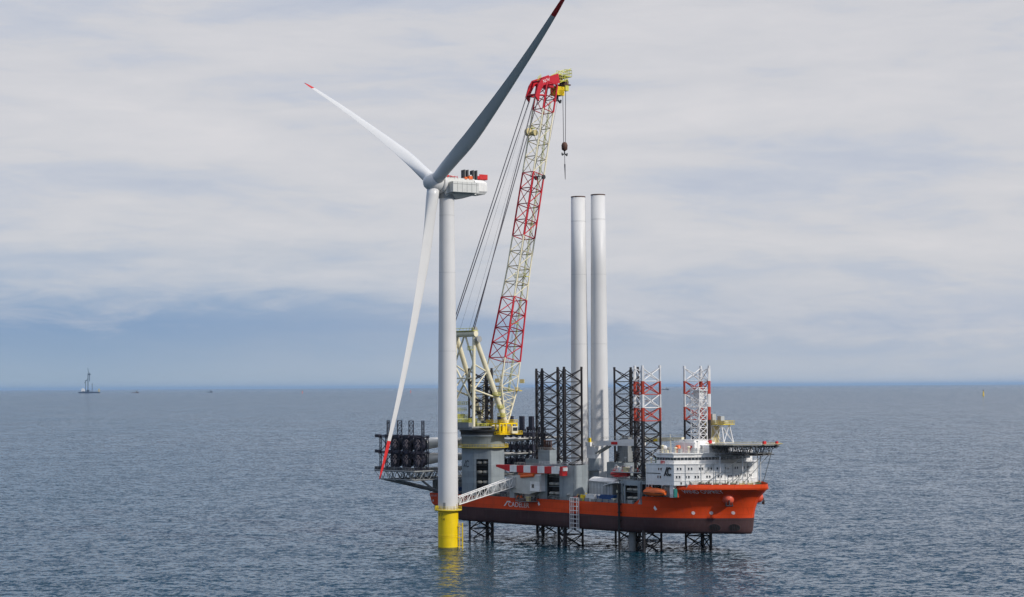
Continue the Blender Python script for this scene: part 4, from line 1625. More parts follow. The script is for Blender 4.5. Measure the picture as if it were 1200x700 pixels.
# the plate facing the camera is the one nearer the bow side; lettering sits on its outer face
crane.part('maker_name', text_on('NOV', lambda x, y: Vector((27.5, 39.0, 178.25)) + eh * x + uh * y, 3.9, 1.35), M_txt, head)
mb = MB()
mb.bb(22, 26.8, 47.5, 53.0, 180.4, 180.7); mb.bb(22, 26.8, 52, 56.2, 182.6, 182.9)
mb.tube((26.8, 52.3, 180.5), (26.8, 52.3, 182.8), 0.15, n=4); mb.tube((22, 52.3, 180.5), (22, 52.3, 182.8), 0.15, n=4)
mb.railing([(26.8, 47.5, 180.7), (26.8, 53, 180.7), (22, 53, 180.7)], 2.2, 0.12, 1.1)
mb.railing([(26.8, 52, 182.9), (26.8, 56.2, 182.9), (22, 56.2, 182.9), (22, 52, 182.9)], 2.6, 0.12, 1.2)
mb.tube((26.6, 48.5, 183), (26.6, 56, 186.2), 0.16, n=5); mb.tube((22.2, 48.5, 183), (22.2, 56, 186.2), 0.16, n=5)
mb.tube((26.6, 47.5, 179), (26.6, 54, 181.5), 0.2, n=5); mb.tube((26.6, 54, 177.0), (26.6, 54, 183), 0.14, n=5)
mb.bb(25, 26.8, 52.4, 54.4, 176.6, 178.8)
mb.railing([(26.9, 36.2, 178.8), (26.9, 38, 180.2)], 1.5, 0.1, 0.9)
crane.part('head_platform', mb, M_lime, head)
mb = MB()
for u in (23, 24.4, 25.8):
    mb.lathe([(1.5, -0.3), (1.5, 0.3)], (u, 50.0, 181.6), 14, axis=(1, 0, 0))
    mb.lathe([(1.1, -0.3), (1.1, 0.3)], (u, 54.0, 180.3), 14, axis=(1, 0, 0))
mb.bb(22, 26.8, 51.6, 55.6, 179.0, 179.5)
crane.part('head_sheave', mb, M_brown, head)
# main hook block close under the head
mb = MB()
mb.bb(22.4, 26.6, 47.8, 52.0, 174.4, 178.0)
mb.lathe([(1.9, -2.1), (1.9, 2.1)], (24.5, 49.9, 176.2), 14, axis=(1, 0, 0))
hb = crane.part('hook_block', mb, M_yellow)
mb = MB()
mb.tube((24.5, 49.9, 174.6), (24.5, 49.9, 172.6), 0.5, n=8)
for s in (-1, 1):
    mb.path([(24.5, 49.9, 172.8), (24.5, 49.9 + 1.7 * s, 171.6), (24.5, 49.9 + 2.0 * s, 172.8)], 0.45, n=6)
crane.part('hook', mb, M_dark, hb)
mb = MB()
for du in (-1.4, 1.4):
    for dv in (-1.2, 1.0):
        mb.tube((24.5 + du, 49.9 + dv, 177.8), (24.5 + du, 49.9 + dv, 180.6), 0.1, n=4)
crane.part('main_hoist_rope', mb, M_rope)
# auxiliary hook
mb = MB()
for dv in (-0.9, 0.9):
    mb.tube((24.5, 53.9 + dv * 1.0, 180), (24.5, 53.9 + dv * .6, 155.0), 0.13, n=5)
crane.part('auxiliary_hoist_rope', mb, M_rope)
mb = MB()
mb.lathe([(0.5, -1.8), (1.25, -1.2), (1.35, 0.6), (0.9, 1.6), (0.3, 1.9)], (24.5, 53.9, 153.4), 12)
hb = crane.part('hook_block', mb, M_brown)
mb = MB()
mb.tube((24.5, 53.9, 151.8), (24.5, 53.9, 150.2), 0.3, n=6)
for s in (-1, 1):
    mb.path([(24.5, 53.9, 150.4), (24.5, 53.9 + 1.4 * s, 149.7), (24.5, 53.9 + 1.5 * s, 150.7)], 0.32, n=6)
crane.part('hook', mb, M_dark, hb)
mb = MB()
mb.tube((24.5, 53.9, 149.8), (24.5, 54.0, 146), 0.12, n=5)
mb.tube((24.5, 54.0, 146), (24.5, 54.2, 139.6), 0.32, 0.12, n=6)
mb.tube((24.7, 53.7, 149.8), (24.6, 53.9, 141.5), 0.1, n=5)
crane.part('sling', mb, M_rope, hb)
# pendants
for s in (-1, 1):
    for k, off in enumerate((0.0, 1.15)):
        mb = MB()
        mb.tube((CU + ((5.8 if s > 0 else 8.0) - off * 0.8) * s, AV - 0.2, AZ + 1.8), (24.4 + 2.6 * s, 34.6 + off * 1.3, 172.8 - off * 1.5), 0.2, n=5)
        crane.part('boom_pendant', mb, M_rope)
mb = MB()
for q in (-3, 2.4):
    mb.tube((CU + q, AV, AZ + 1.5), (24.4 + q * .4, 36.4, 174), 0.05, n=4)
mb.tube((24.4, 12, 39), bp_(0.5, 0, 1.5), 0.06, n=4)
mb.tube(bp_(0.5, 0, 1.5), (24.5, 47.5, 179), 0.06, n=4)
mb.tube((26.2, 12.5, 39), (26.2, 49.5, 176.5), 0.07, n=4)
crane.part('luffing_rope', mb, M_rope)

# ------------------------------------------------------------------ wind turbine
TX, TY = -24.32, 704.0
turb = Thing('wind_turbine', 'tall white three-bladed wind turbine with red blade tips on a yellow foundation', 'wind turbine', (TX, TY, 0), ship=False)
mb = MB()
mb.lathe([(3.78, -12), (3.78, 14.0)], (TX, TY, 0), 48)
mb.lathe([(3.83, 4.85), (3.88, 4.9), (3.88, 5.1), (3.83, 5.15)], (TX, TY, 0), 48)
mb.lathe([(3.83, 4.2), (3.86, 4.2), (3.86, 4.32), (3.83, 4.32)], (TX, TY, 0), 48)
mono = turb.part('foundation_pile', mb, M_yellow)
mb = MB(); mb.lathe([(3.80, -3), (3.81, 0.45), (3.79, 0.5)], (TX, TY, 0), 48, caps=False)
turb.part('growth_band', mb, mat('algae_band', (0.16, 0.13, 0.02), 0.7, 0.4, 0.6), mono)
mb = MB()
mb.lathe([(3.7, 14.0), (5.0, 14.0), (5.15, 14.1), (5.15, 14.5), (3.7, 14.55)], (TX, TY, 0), 48)
mb.railing([(TX + 5.05 * math.cos(R(a)), TY + 5.05 * math.sin(R(a)), 14.5) for a in range(0, 360, 15)], 1.15, 0.055, 1.3, close=True)
mb.tube((TX + 3.4, TY - 3.8, 14.5), (TX + 3.4, TY - 3.8, 16.6), 0.12, n=5)
mb.bb(TX - 4.6, TX - 3.4, TY - 3.2, TY - 2.4, 14.5, 16.0)
turb.part('platform', mb, M_yel2, mono)
mb = MB()
lx, ly = TX + 4.75, TY - 1.8
for dx in (-0.55, 0.65):
    mb.tube((lx + dx, ly, -3), (lx + dx, ly, 9.5), 0.22 if dx > 0 else 0.12, n=8)
for z in (0.6, 4.1, 8.2):
    mb.tube((TX + 3.0, ly, z), (lx + 0.65, ly, z), 0.14, n=6)
for k in range(24):
    mb.tube((lx - 0.55, ly, 0.2 + k * 0.4), (lx + 0.65, ly, 0.2 + k * 0.4), 0.04, n=4)
turb.part('boat_landing_ladder', mb, M_yellow, mono)


def cyl_pt(a0, r, zc):
    def f(x, y):
        a = a0 + x / r
        return (TX + r * math.cos(a), TY + r * math.sin(a), zc + y)
    return f


turb.part('marking', text_on('E 7', cyl_pt(R(212), 3.81, 12.1), 1.9, 1.0), M_txtb, mono)
turb.part('marking', text_on('14', cyl_pt(R(234), 3.81, 10.5), 1.25, 1.0), M_txtb, mono)
mb = MB()
prof_t = []
for z in (14.55, 30, 50, 75, 100, 122, 131.0):
    r = 3.72 - (3.72 - 2.78) * max(0, (z - 40)) / 91
    prof_t.append((r, z))
mb.lathe(prof_t, (TX, TY, 0), 56)
tower = turb.part('tower', mb, M_tower)
mb = MB()
for z in (43.0, 73.5, 103.0, 124.5):
    r = 3.72 - (3.72 - 2.78) * max(0, (z - 40)) / 91
    mb.lathe([(r + 0.01, z - 0.06), (r + 0.035, z - 0.05), (r + 0.035, z + 0.05), (r + 0.01, z + 0.06)], (TX, TY, 0), 56, caps=False)
turb.part('flange', mb, M_lgrey, tower)
mb = MB()
a = R(250)
mb.box((TX + 3.74 * math.cos(a), TY + 3.74 * math.sin(a), 16.0), (1.0, 0.2, 2.3), a + math.pi / 2)
turb.part('door', mb, M_mgrey, tower)

# rotor frame
PSI, TILT, AZR, BEND, RB, OH, SAG = R(33.57), R(7.44), R(58.43), 11.42, 109.7, 5.62, 2.75
ax = Vector((-math.cos(PSI) * math.cos(TILT), -math.sin(PSI) * math.cos(TILT), math.sin(TILT)))
hx = Vector((math.sin(PSI), -math.cos(PSI), 0))
up = hx.cross(ax)
if up.z < 0:
    up = -up
HUB = Vector((TX, TY, 136.0)) + ax * OH
nh = Vector((-ax.x, -ax.y, 0)).normalized()      # backwards along the nacelle
lat = Vector((nh.y, -nh.x, 0))                   # near side
if lat.y > 0:
    lat = -lat


def nac(s_, l, z):
    p = Vector((TX, TY, 0)) + nh * s_ + lat * l
    return (p.x, p.y, z)


def nbox(mb, s0, s1, l0, l1, z0, z1, mi=None, b=0.0):
    vs = []
    for z in (z0, z1):
        bb_ = b if z == z1 else 0
        for s_, l in ((s0 + bb_, l0 + bb_), (s1 - bb_, l0 + bb_), (s1 - bb_, l1 - bb_), (s0 + bb_, l1 - bb_)):
            vs.append(nac(s_, l, z))
    mb.add(vs, [(0, 1, 2, 3), (7, 6, 5, 4), (4, 5, 1, 0), (5, 6, 2, 1), (6, 7, 3, 2), (7, 4, 0, 3)], mi, False)


mb = MB()
# spinner and rotating ring
mb.lathe([(0.3, 4.3), (1.5, 4.0), (2.6, 3.2), (3.3, 1.8), (3.6, 0.2), (3.6, -1.6), (3.3, -2.4)], HUB, 36, axis=ax)
hub = turb.part('hub', mb, M_blade)
mb = MB()
mb.lathe([(3.3, -2.45), (3.75, -2.5), (3.75, -3.9), (3.4, -4.0)], HUB, 40, axis=ax)
turb.part('generator_ring', mb, M_tower)


def naca(x):
    return 5 * (0.2969 * math.sqrt(x) - 0.126 * x - 0.3516 * x * x + 0.2843 * x ** 3 - 0.1036 * x ** 4)


def blade_rings(center, dirn, bend_v, sag, chord_dir, thick_dir, L, rroot, redlen, twist=14, pit=0, nsec=44, nseg=28):
    rings = []
    for k in range(nsec + 1):
        t = k / nsec
        t = t ** 0.92
        s_ = L * t
        # chord / thickness tables
        ch = prof([(0, 2 * rroot), (0.03, 2 * rroot), (0.10, 2 * rroot * 1.07), (0.20, 2 * rroot * 1.17), (0.3, 2 * rroot * 1.09), (0.45, 2 * rroot * 0.86), (0.6, 2 * rroot * 0.67), (0.75, 2 * rroot * 0.53), (0.9, 2 * rroot * 0.38), (0.97, 2 * rroot * 0.25), (1.0, 2 * rroot * 0.10)], t)
        th = prof([(0, 1.0), (0.03, 1.0), (0.10, 0.75), (0.2, 0.48), (0.3, 0.36), (0.5, 0.28), (0.8, 0.21), (1, 0.18)], t)
        circ = prof([(0, 1.0), (0.04, 1.0), (0.16, 0.25), (0.24, 0.0), (1, 0)], t)
        tw = R(pit) + R(twist) * (1 - t) ** 1.6
        c = center + dirn * s_ + bend_v * (0.35 * t + 0.65 * t ** 2.2) + Vector((0, 0, -sag)) * t ** 2
        cd = chord_dir * math.cos(tw) + thick_dir * math.sin(tw)
        td = thick_dir * math.cos(tw) - chord_dir * math.sin(tw)
        ring = []
        for i in range(nseg):
            a = 2 * math.pi * i / nseg
            ex, ey = math.cos(a) * 0.5, math.sin(a) * 0.5
            xx = 0.5 - 0.5 * math.cos(a)
            yy_ = naca(xx) * th * (1 if a < math.pi else -0.7)
            axx, ayy = 0.5 - xx - 0.0 + 0.12 * (1 - circ), yy_
            ax_, ay_ = (ex * circ + axx * (1 - circ)), (ey * th * circ + ayy * (1 - circ))
            ring.append(c + cd * ax_ * ch + td * ay_ * ch)
        rings.append((t, ring))
    return rings


def blade_obj(thing, rings, L, redlen, mats, parent=None, tipname='blade_tip'):
    seg = len(rings[0][1])
    mb = MB()
    mt = MB()
    for (t0, r0), (t1, r1) in zip(rings, rings[1:]):
        red = redlen and (t0 + t1) / 2 * L > L - redlen
        (mt if red else mb).add(r0 + r1, [(i, (i + 1) % seg, seg + (i + 1) % seg, seg + i) for i in range(seg)], 0, True)
    mb.add(rings[0][1], [tuple(range(seg))], 0, False)
    (mt if redlen else mb).add(rings[-1][1], [tuple(range(seg - 1, -1, -1))], 0, False)
    return mb, mt


def weld(o):
    import bmesh
    bm = bmesh.new(); bm.from_mesh(o.data)
    bmesh.ops.remove_doubles(bm, verts=bm.verts, dist=0.0005)
    bmesh.ops.recalc_face_normals(bm, faces=bm.faces)
    bm.to_mesh(o.data); bm.free()


for k in range(3):
    a = AZR + k * 2 * math.pi / 3
    dr = up * math.cos(a) + hx * math.sin(a)
    tang = dr.cross(ax).normalized()
    rings = blade_rings(HUB + dr * 1.8, dr, ax * BEND, SAG, -ax, tang, RB - 1.8, 2.35, 15, twist=4, pit=19)
    bm_, tip_ = blade_obj(turb, rings, RB - 1.8, 7.5 if k == 2 else 13, None)
    b = turb.part('blade', bm_, M_blade)
    weld(b)
    tp = turb.part('blade_tip', tip_, M_btip, b)
    weld(tp)

# nacelle
mb = MB()
nbox(mb, -2.2, 11.0, -3.6, 3.4, 132.6, 138.6, b=0.5)
# tapered belly
vs = [nac(-2.2, -3.2, 132.6), nac(11, -3.2, 132.6), nac(11, 3.2, 132.6), nac(-2.2, 3.2, 132.6), nac(-1.5, -2.4, 131.0), nac(5.5, -2.4, 131.0), nac(5.5, 2.4, 131.0), nac(-1.5, 2.4, 131.0)]
mb.add(vs, [(0, 1, 2, 3), (7, 6, 5, 4), (0, 4, 5, 1), (1, 5, 6, 2), (2, 6, 7, 3), (3, 7, 4, 0)], 0, False)
nbox(mb, -1.0, 10.4, 3.4, 6.2, 133.0, 136.9)
nbox(mb, -1.0, 10.4, -6.2, -3.6, 133.0, 136.9)
nb_ = turb.part('nacelle', mb, mat('nacelle_paint', (0.60, 0.60, 0.57), 0.5, 0.06, 0.4, streak=0.12, streakcol=(0.4, 0.38, 0.34)))
mb = MB()
for k in range(5):
    s_ = 0.9 + k * 2.1
    nbox(mb, s_, s_ + 0.08, 6.2, 6.26, 133.1, 136.8)
nbox(mb, -0.9, 10.3, 6.2, 6.27, 136.0, 136.1)
turb.part('panel_seam', mb, M_mgrey, nb_)
mb = MB()
vs0 = []
for z, e in ((132.9, 0.7), (134.0, 0), (137.2, 0.1), (138.3, 1.2)):
    vs0.append([nac(10.4, -4.2 + e, z), nac(15.6 - e, -4.2 + e, z), nac(15.6 - e, 4.0 - e, z), nac(10.4, 4.0 - e, z)])
for A_, B__ in zip(vs0, vs0[1:]):
    mb.add(A_ + B__, [(i, (i + 1) % 4, 4 + (i + 1) % 4, 4 + i) for i in range(4)], 0, False)
mb.add(vs0[0], [(0, 1, 2, 3)]); mb.add(vs0[-1], [(3, 2, 1, 0)])
turb.part('nacelle_tail', mb, M_white, nb_)
for s_ in (6.8, 8.3, 10.7, 12.2):
    mb = MB()
    nbox(mb, s_ - 0.3, s_ + 0.3, -0.2, 1.7, 138.5, 142.0)
    c = turb.part('cooler_panel', mb, M_dark, nb_)
    mb = MB()
    nbox(mb, s_ + 0.3, s_ + 0.45, -0.3, 1.8, 138.5, 142.2)
    turb.part('panel_frame', mb, M_galv, c)
mb = MB()
nbox(mb, 12.9, 16.6, -2.4, 2.6, 138.6, 138.8)
for s0, s1, l0, l1 in ((12.9, 16.6, 2.55, 2.7), (12.9, 16.6, -2.5, -2.35), (16.5, 16.65, -2.4, 2.6)):
    nbox(mb, s0, s1, l0, l1, 138.8, 140.6)
turb.part('hoist_platform', mb, M_cred, nb_)
mb = MB()
for s_ in (13.4, 15):
    mb.tube(nac(s_, 0, 137.8), nac(s_, 0, 138.7), 0.2, n=6)
    mb.tube(nac(s_, 2.2, 137.4), nac(s_, 2.2, 138.7), 0.15, n=6)
turb.part('platform_post', mb, M_galv, nb_)
mb = MB()
nbox(mb, 6.2, 7.2, 2.0, 3.2, 138.4, 139.2); nbox(mb, 8.0, 9.6, 1.9, 3.1, 138.4, 139.6)
turb.part('orange_cover', mb, M_orange, nb_)
mb = MB()
mb.tube(nac(-1.8, 2.4, 139.4), nac(3.0, 3.0, 138.9), 0.14, n=5)
for s_ in (-1.6, 0, 1.6, 3):
    mb.tube(nac(s_, 3.0, 138.4), nac(s_, 3.0, 139.4), 0.06, n=4)
nbox(mb, -1.9, -0.8, 2.0, 3.0, 138.8, 139.5)
turb.part('red_rail', mb, M_cred, nb_)
mb = MB(); nbox(mb, 0.2, 2.0, 0, 2.4, 138.5, 139.5); nbox(mb, 9.2, 9.9, -1, 1.9, 138.5, 140.2)
turb.part('roof_hatch', mb, M_white, nb_)
mb = MB()
mb.tube(nac(0, 0, 131.0), nac(0, 0, 132.7), 3.1, n=32)
turb.part('yaw_ring', mb, M_mgrey)

# ------------------------------------------------------------------ gangway
ga = Thing('access_gangway', 'white lattice gangway reaching from the ship deck to the turbine foundation', 'gangway', (50.5, -2.0, 10.4))
A0, A1 = Vector((49.0, -29.0, 9.0)), Vector((50.5, -2.6, 15.0))
dirg = (A1 - A0).normalized(); sg = Vector((1, 0, 0)); ug = Vector((0, 0, 1))
mb = MB()
c0 = [A0 + sg * x + ug * z for x, z in ((-1, 0), (1, 0), (1, 2.6), (-1, 2.6))]
c1 = [A1 + sg * x * 1.3 + ug * z for x, z in ((-1, -0.4), (1, -0.4), (1, 3.0), (-1, 3.0))]
for a, b in zip(c0, c1):
    mb.tube(a, b, 0.2, n=5)
mb.lattice(c0, c1, 0.12, 13, cross=False)
mb.box(tuple((A0 + A1) / 2 - Vector((0, 0, 0.0))), (1.6, 0.3, 0.1))
ga.part('boom', mb, M_white)
mb = MB()
L = (A1 - A0).length
vs = [A0 + sg * -0.8 + ug * .2, A0 + sg * .8 + ug * .2, A1 + sg * .8, A1 + sg * -0.8]
mb.add([*vs, *[v + ug * 0.12 for v in vs]], [(3, 2, 1, 0), (4, 5, 6, 7), (0, 1, 5, 4), (1, 2, 6, 5), (2, 3, 7, 6), (3, 0, 4, 7)])
ga.part('walkway', mb, M_galv)
mb = MB()
mb.bb(48.0, 53.0, -2.8, -0.4, 14.2, 18.2)
mb.bb(49.2, 51.8, -2.2, 0.6, 10.4, 14.2)
ga.part('pedestal', mb, M_lgrey)
mb = MB(); mb.tube(A0 + Vector((-1, 0.4, 1.4)), A0 + Vector((1, 0.4, 1.4)), 1.1, n=14)
ga.part('tip_roller', mb, M_galv)

# ------------------------------------------------------------------ deck crane with red and white boom
dc = Thing('deck_crane', 'grey deck crane with a red and white chequered box boom laid along the starboard side', 'crane', (58, 1.0, 8.4))
mb = MB()
mb.lathe([(4.6, 9.15), (5.6, 9.35), (5.6, 9.5), (0.5, 9.5)], (57.5, 0.6, 0), 28)
mb.railing([(57.5 + 5.5 * math.cos(R(a)), 0.6 + 5.5 * math.sin(R(a)), 9.5) for a in range(-165, 0, 15)], 1.1, 0.06, 1.5)
dc.part('basket', mb, M_mgrey)
mb = MB()
mb.lathe([(2.6, 9.5), (2.6, 12.4)], (57.5, 1.2, 0), 20)
dc.part('pedestal', mb, M_lgrey)
mb = MB()
pts = [(49.6, 14.0), (49.6, 18.2), (53.0, 19.2), (66.0, 19.2), (66.0, 13.6), (60.0, 12.0), (52.0, 12.4)]
n = len(pts)
vs = [(a, -2.4, b) for a, b in pts] + [(a, 3.4, b) for a, b in pts]
mb.add(vs, [tuple(range(n)), tuple(range(2 * n - 1, n - 1, -1))] + [(i, (i + 1) % n, n + (i + 1) % n, n + i)[::-1] for i in range(n)])
hs = dc.part('machinery_house', mb, mat('warm_grey_paint', (0.50, 0.50, 0.46), 0.5, 0.1, 0.4, streak=0.25, streakcol=(0.3, 0.27, 0.22)))
mb = MB()
mb.bb(61.0, 66.3, -2.7, 3.7, 13.3, 17.0); mb.bb(63.4, 66.2, -2.0, 3, 17.0, 20.2)
dc.part('cab', mb, M_white, hs)
mb = MB(); mb.bb(62, 63.2, -2.78, -2.6, 14.6, 16.0)
dc.part('cab_window', mb, M_glass, hs)
bo = MB()
y0, y1 = -2.6, -0.4
segs = [(42.0, 49.8, 1), (49.8, 53.6, 0), (53.6, 57.4, 1), (57.4, 61.2, 0), (61.2, 65.0, 1), (65.0, 68.8, 0), (68.8, 72.6, 1), (72.6, 76.6, 0)]
for i, (a, b, red) in enumerate(segs):
    h = lambda u: 0.8 + 1.8 * min(1, (u - 42) / 8)
    za0, za1 = 22.9 - h(a), 22.9
    zb0, zb1 = 22.9 - h(b), 22.9
    if i == 0:
        m_ = 0.6
    vs = [(a, y0, za0), (b, y0, zb0), (b, y1, zb0), (a, y1, za0), (a, y0, za1), (b, y0, zb1), (b, y1, zb1), (a, y1, za1)]
    bo.add(vs, [(3, 2, 1, 0), (4, 5, 6, 7), (0, 1, 5, 4), (1, 2, 6, 5), (2, 3, 7, 6), (3, 0, 4, 7)], red, False)
bo.bb(76.6, 79.0, y0, y1, 21.4, 22.7, 0)
bo.bb(77.2, 78.6, y0 - .2, y1 + .2, 19.6, 23.0, 1)
dc.part('boom', bo, [M_white, M_cred])
mb = MB()
mb.tube((54, -1.5, 19.6), (67, -1.5, 20.6), 0.75, n=10)
mb.tube((56, -2.6, 18.7), (63, -2.6, 19.3), 0.6, n=10)
dc.part('luffing_cylinder', mb, M_orange)
mb = MB()
mb.railing([(50, y1, 22.9), (76, y1, 22.9)], 0.9, 0.05, 1.7)
mb.railing([(54, y0, 22.9), (58, y0, 22.9)], 1.2, 0.06, 1.2)
dc.part('boom_rail', mb, M_galv)

# ------------------------------------------------------------------ knuckle boom crane
kc = Thing('knuckle_boom_crane', 'white knuckle-boom crane with a grey post, its boom laid forward over the deck', 'crane', (73.0, 20.0, 10.4))
mb = MB()
mb.lathe([(2.0, 10.4), (2.0, 25.4)], (73, 20, 0), 16)
mb.lathe([(2.0, 20.6), (3.4, 20.8), (3.4, 21.0), (2.0, 21.0)], (73, 20, 0), 16, caps=False)
mb.railing([(73 + 3.3 * math.cos(R(a)), 20 + 3.3 * math.sin(R(a)), 21.0) for a in range(0, 360, 30)], 1.1, 0.06, 1.5, close=True)
kc.part('post', mb, M_blue)
mb = MB()
mb.bb(71.0, 75.0, 18.2, 21.8, 25.4, 30.0)
mb.bb(70.6, 73.2, 17.8, 20, 30.0, 31.6)
kc.part('slewing_column', mb, M_white)
mb = MB()
def beam(mb, p, q, w, h0, h1, mi=None):
    p, q = Vector(p), Vector(q)
    d = (q - p); s_ = Vector((-d.y, d.x, 0)).normalized() * w / 2
    vs = []
    for c, h in ((p, h0), (q, h1)):
        for ss, zz_ in ((-1, -1), (1, -1), (1, 1), (-1, 1)):
            vs.append(c + s_ * ss + Vector((0, 0, zz_ * h / 2)))
    mb.add(vs, [(3, 2, 1, 0), (4, 5, 6, 7), (0, 1, 5, 4), (1, 2, 6, 5), (2, 3, 7, 6), (3, 0, 4, 7)], mi, False)
beam(mb, (71.5, 20, 31.0), (98.5, 20, 32.0), 1.8, 1.4, 2.9)
mb.bb(95, 99, 18.9, 21.1, 30.4, 34.0)
kc.part('main_boom', mb, M_white)
mb = MB()
beam(mb, (98.5, 20, 32.8), (118.5, 20, 33.6), 1.4, 1.9, 1.1)
kc.part('jib', mb, M_cream)
mb = MB()
mb.tube((74.6, 19, 27.2), (81.5, 19, 30.4), 0.38, n=8); mb.tube((74.6, 21, 27.2), (81.5, 21, 30.4), 0.38, n=8)
kc.part('luffing_cylinder', mb, M_galv)
mb = MB(); mb.bb(83.2, 86.4, 18.95, 19.05, 30.9, 31.9)
kc.part('load_plate', mb, M_cred)
mb = MB()
mb.railing([(76, 20.8, 32.6), (98, 20.8, 33.6)], 0.9, 0.05, 1.6)
mb.railing([(99, 20.7, 33.9), (118, 20.7, 34.3)], 0.9, 0.05, 1.6)
kc.part('boom_rail', mb, M_galv)
mb = MB()
mb.bb(104.5, 106.5, 19.1, 19.4, 32.5, 33.4); mb.bb(72, 73, 18.0, 18.6, 31.6, 33.2)
kc.part('sheave', mb, M_yellow)

# ------------------------------------------------------------------ blade racks and stored blades
def root_rack():
    th = Thing('blade_root_rack', 'near-black steel rack holding the blade roots on the stern outrigger platform', 'rack', (-5, -9, 19.95))
    mb = MB()
    xs = [-13.2, -6.0, 1.2, 8.4]
    ys = [-15.0, -12.0, -8.6]
    for x in xs:
        for y in ys:
            for dx in (-0.55, 0.55) if x > -99 else (0,):
                mb.tube((x + dx, y, 20.0), (x + dx, y, 33.4), 0.2, n=4)
            c0 = [(x - .55, y, 20), (x + .55, y, 20)]; c1 = [(x - .55, y, 33.4), (x + .55, y, 33.4)]
            mb.lattice(c0, c1, 0.1, 7, closed=False)
    for z in (20.3, 26.6, 27.2, 33.0, 33.6):
        for y in ys:
            mb.tube((xs[0], y, z), (xs[-1], y, z), 0.22, n=4)
        for x in xs:
            mb.tube((x, ys[0] - 1.2, z), (x, ys[-1] + 1.0, z), 0.22, n=4)
    for z0, z1 in ((20.3, 26.6), (27.2, 33.0)):
        for x in xs:
            mb.tube((x, ys[0], z0), (x, ys[-1], z1), 0.18, n=4)
            mb.tube((x, ys[-1], z0), (x, ys[0], z1), 0.18, n=4)
        for a, b in zip(xs, xs[1:]):
            for y in (ys[1], ys[-1]):
                mb.tube((a, y, z0), (b, y, z1), 0.16, n=4)
                mb.tube((b, y, z0), (a, y, z1), 0.16, n=4)
    for z in (20.6, 27.3, 33.5):
        for x in (-14.4, -8, -2, 4):
            mb.box((x, -15.4, z), (2.4, 1.4, 1.2))
    th.part('frame', mb, M_navy)
    for x in (-13.2, -6.0, 1.2, 8.4):
        mb = MB()
        w = 1.4 if -10 < x < 5 else 0.7
        c0 = [(x - w, -11, 33.6), (x + w, -11, 33.6)]
        c1 = [(x - w, -11, 39.6), (x + w, -11, 39.6)]
        for a, b in zip(c0, c1):
            mb.tube(a, b, 0.26, n=4)
        mb.lattice(c0, c1, 0.14, 3, closed=False)
        th.part('guide_post', mb, M_navy)
    for zc in (23.9, 30.1):
        for u in (-9.6, -2.4, 4.8):
            mb = MB()
            n = 20
            for r0, r1 in ((3.05, 1.25),):
                vs = []
                for y in (-10.4, -8.4):
                    for r in (r0, r1):
                        for i in range(n):
                            vs.append((u + r * math.cos(2 * math.pi * i / n), y, zc + r * math.sin(2 * math.pi * i / n)))
                fs = []
                for i in range(n):
                    j = (i + 1) % n
                    fs += [(i, j, n + j, n + i), (2 * n + i, 3 * n + i, 3 * n + j, 2 * n + j), (i, 2 * n + i, 2 * n + j, j), (n + i, n + j, 3 * n + j, 3 * n + i)]
                mb.add(vs, fs, 0, False)
            for a in range(20, 360, 120):
                mb.tube((u + 2.4 * math.cos(R(a)), -11.2, zc + 2.4 * math.sin(R(a))), (u - 2.4 * math.cos(R(a)) * .3, -10.2, zc - 2.4 * math.sin(R(a)) * .3), 0.2, n=4)
            th.part('root_clamp', mb, M_navy)


root_rack()


def tip_rack():
    th = Thing('blade_tip_rack', 'near-black lattice rack holding the blade tips at the far side of the stern', 'rack', (-5, 56, 19.95))
    mb = MB()
    xs = [-13.5, -9.5, -6.0, -2.6, 1.0, 4.2, 7.6]
    ys = [50.5, 54.0, 58.0]
    for x in xs:
        for y in ys:
            mb.tube((x, y, 20.0), (x, y, 36.0 if y > 51 else 33), 0.34, n=4)
            mb.box((x, y, 27.2), (1.8, 1.2, 2.2)); mb.box((x, y, 21.4), (1.6, 1.6, 2.0)); mb.box((x, y, 32.6), (1.6, 1.2, 1.4))
    for z in (20.2, 24.4, 26.8, 31.0, 33.4):
        for y in ys:
            mb.tube((xs[0], y, z), (xs[-1], y, z), 0.2, n=4)
        for x in xs:
            mb.tube((x, ys[0], z), (x, ys[-1], z), 0.2, n=4)
    for z0, z1 in ((20.2, 24.4), (24.4, 31.0), (31, 36)):
        for x in xs:
            mb.tube((x, ys[0], z0), (x, ys[-1], z1), 0.16, n=4)
            mb.tube((x, ys[1], z0), (x, ys[2], z1), 0.16, n=4)
            mb.tube((x, ys[2], z0), (x, ys[0], z1), 0.16, n=4)
        for a, b in zip(xs, xs[1:]):
            mb.tube((a, ys[0], z0), (b, ys[0], z1), 0.16, n=4)
            mb.tube((b, ys[2], z0), (a, ys[2], z1), 0.16, n=4)
    th.part('frame', mb, M_navy)
    for x in (-16, -9.2, -2.4, 3.4):
        mb = MB()
        mb.bb(x - 1.1, x + 1.1, 53.4, 54.6, 34.5, 40.5)
        th.part('guide_post', mb, M_navy)


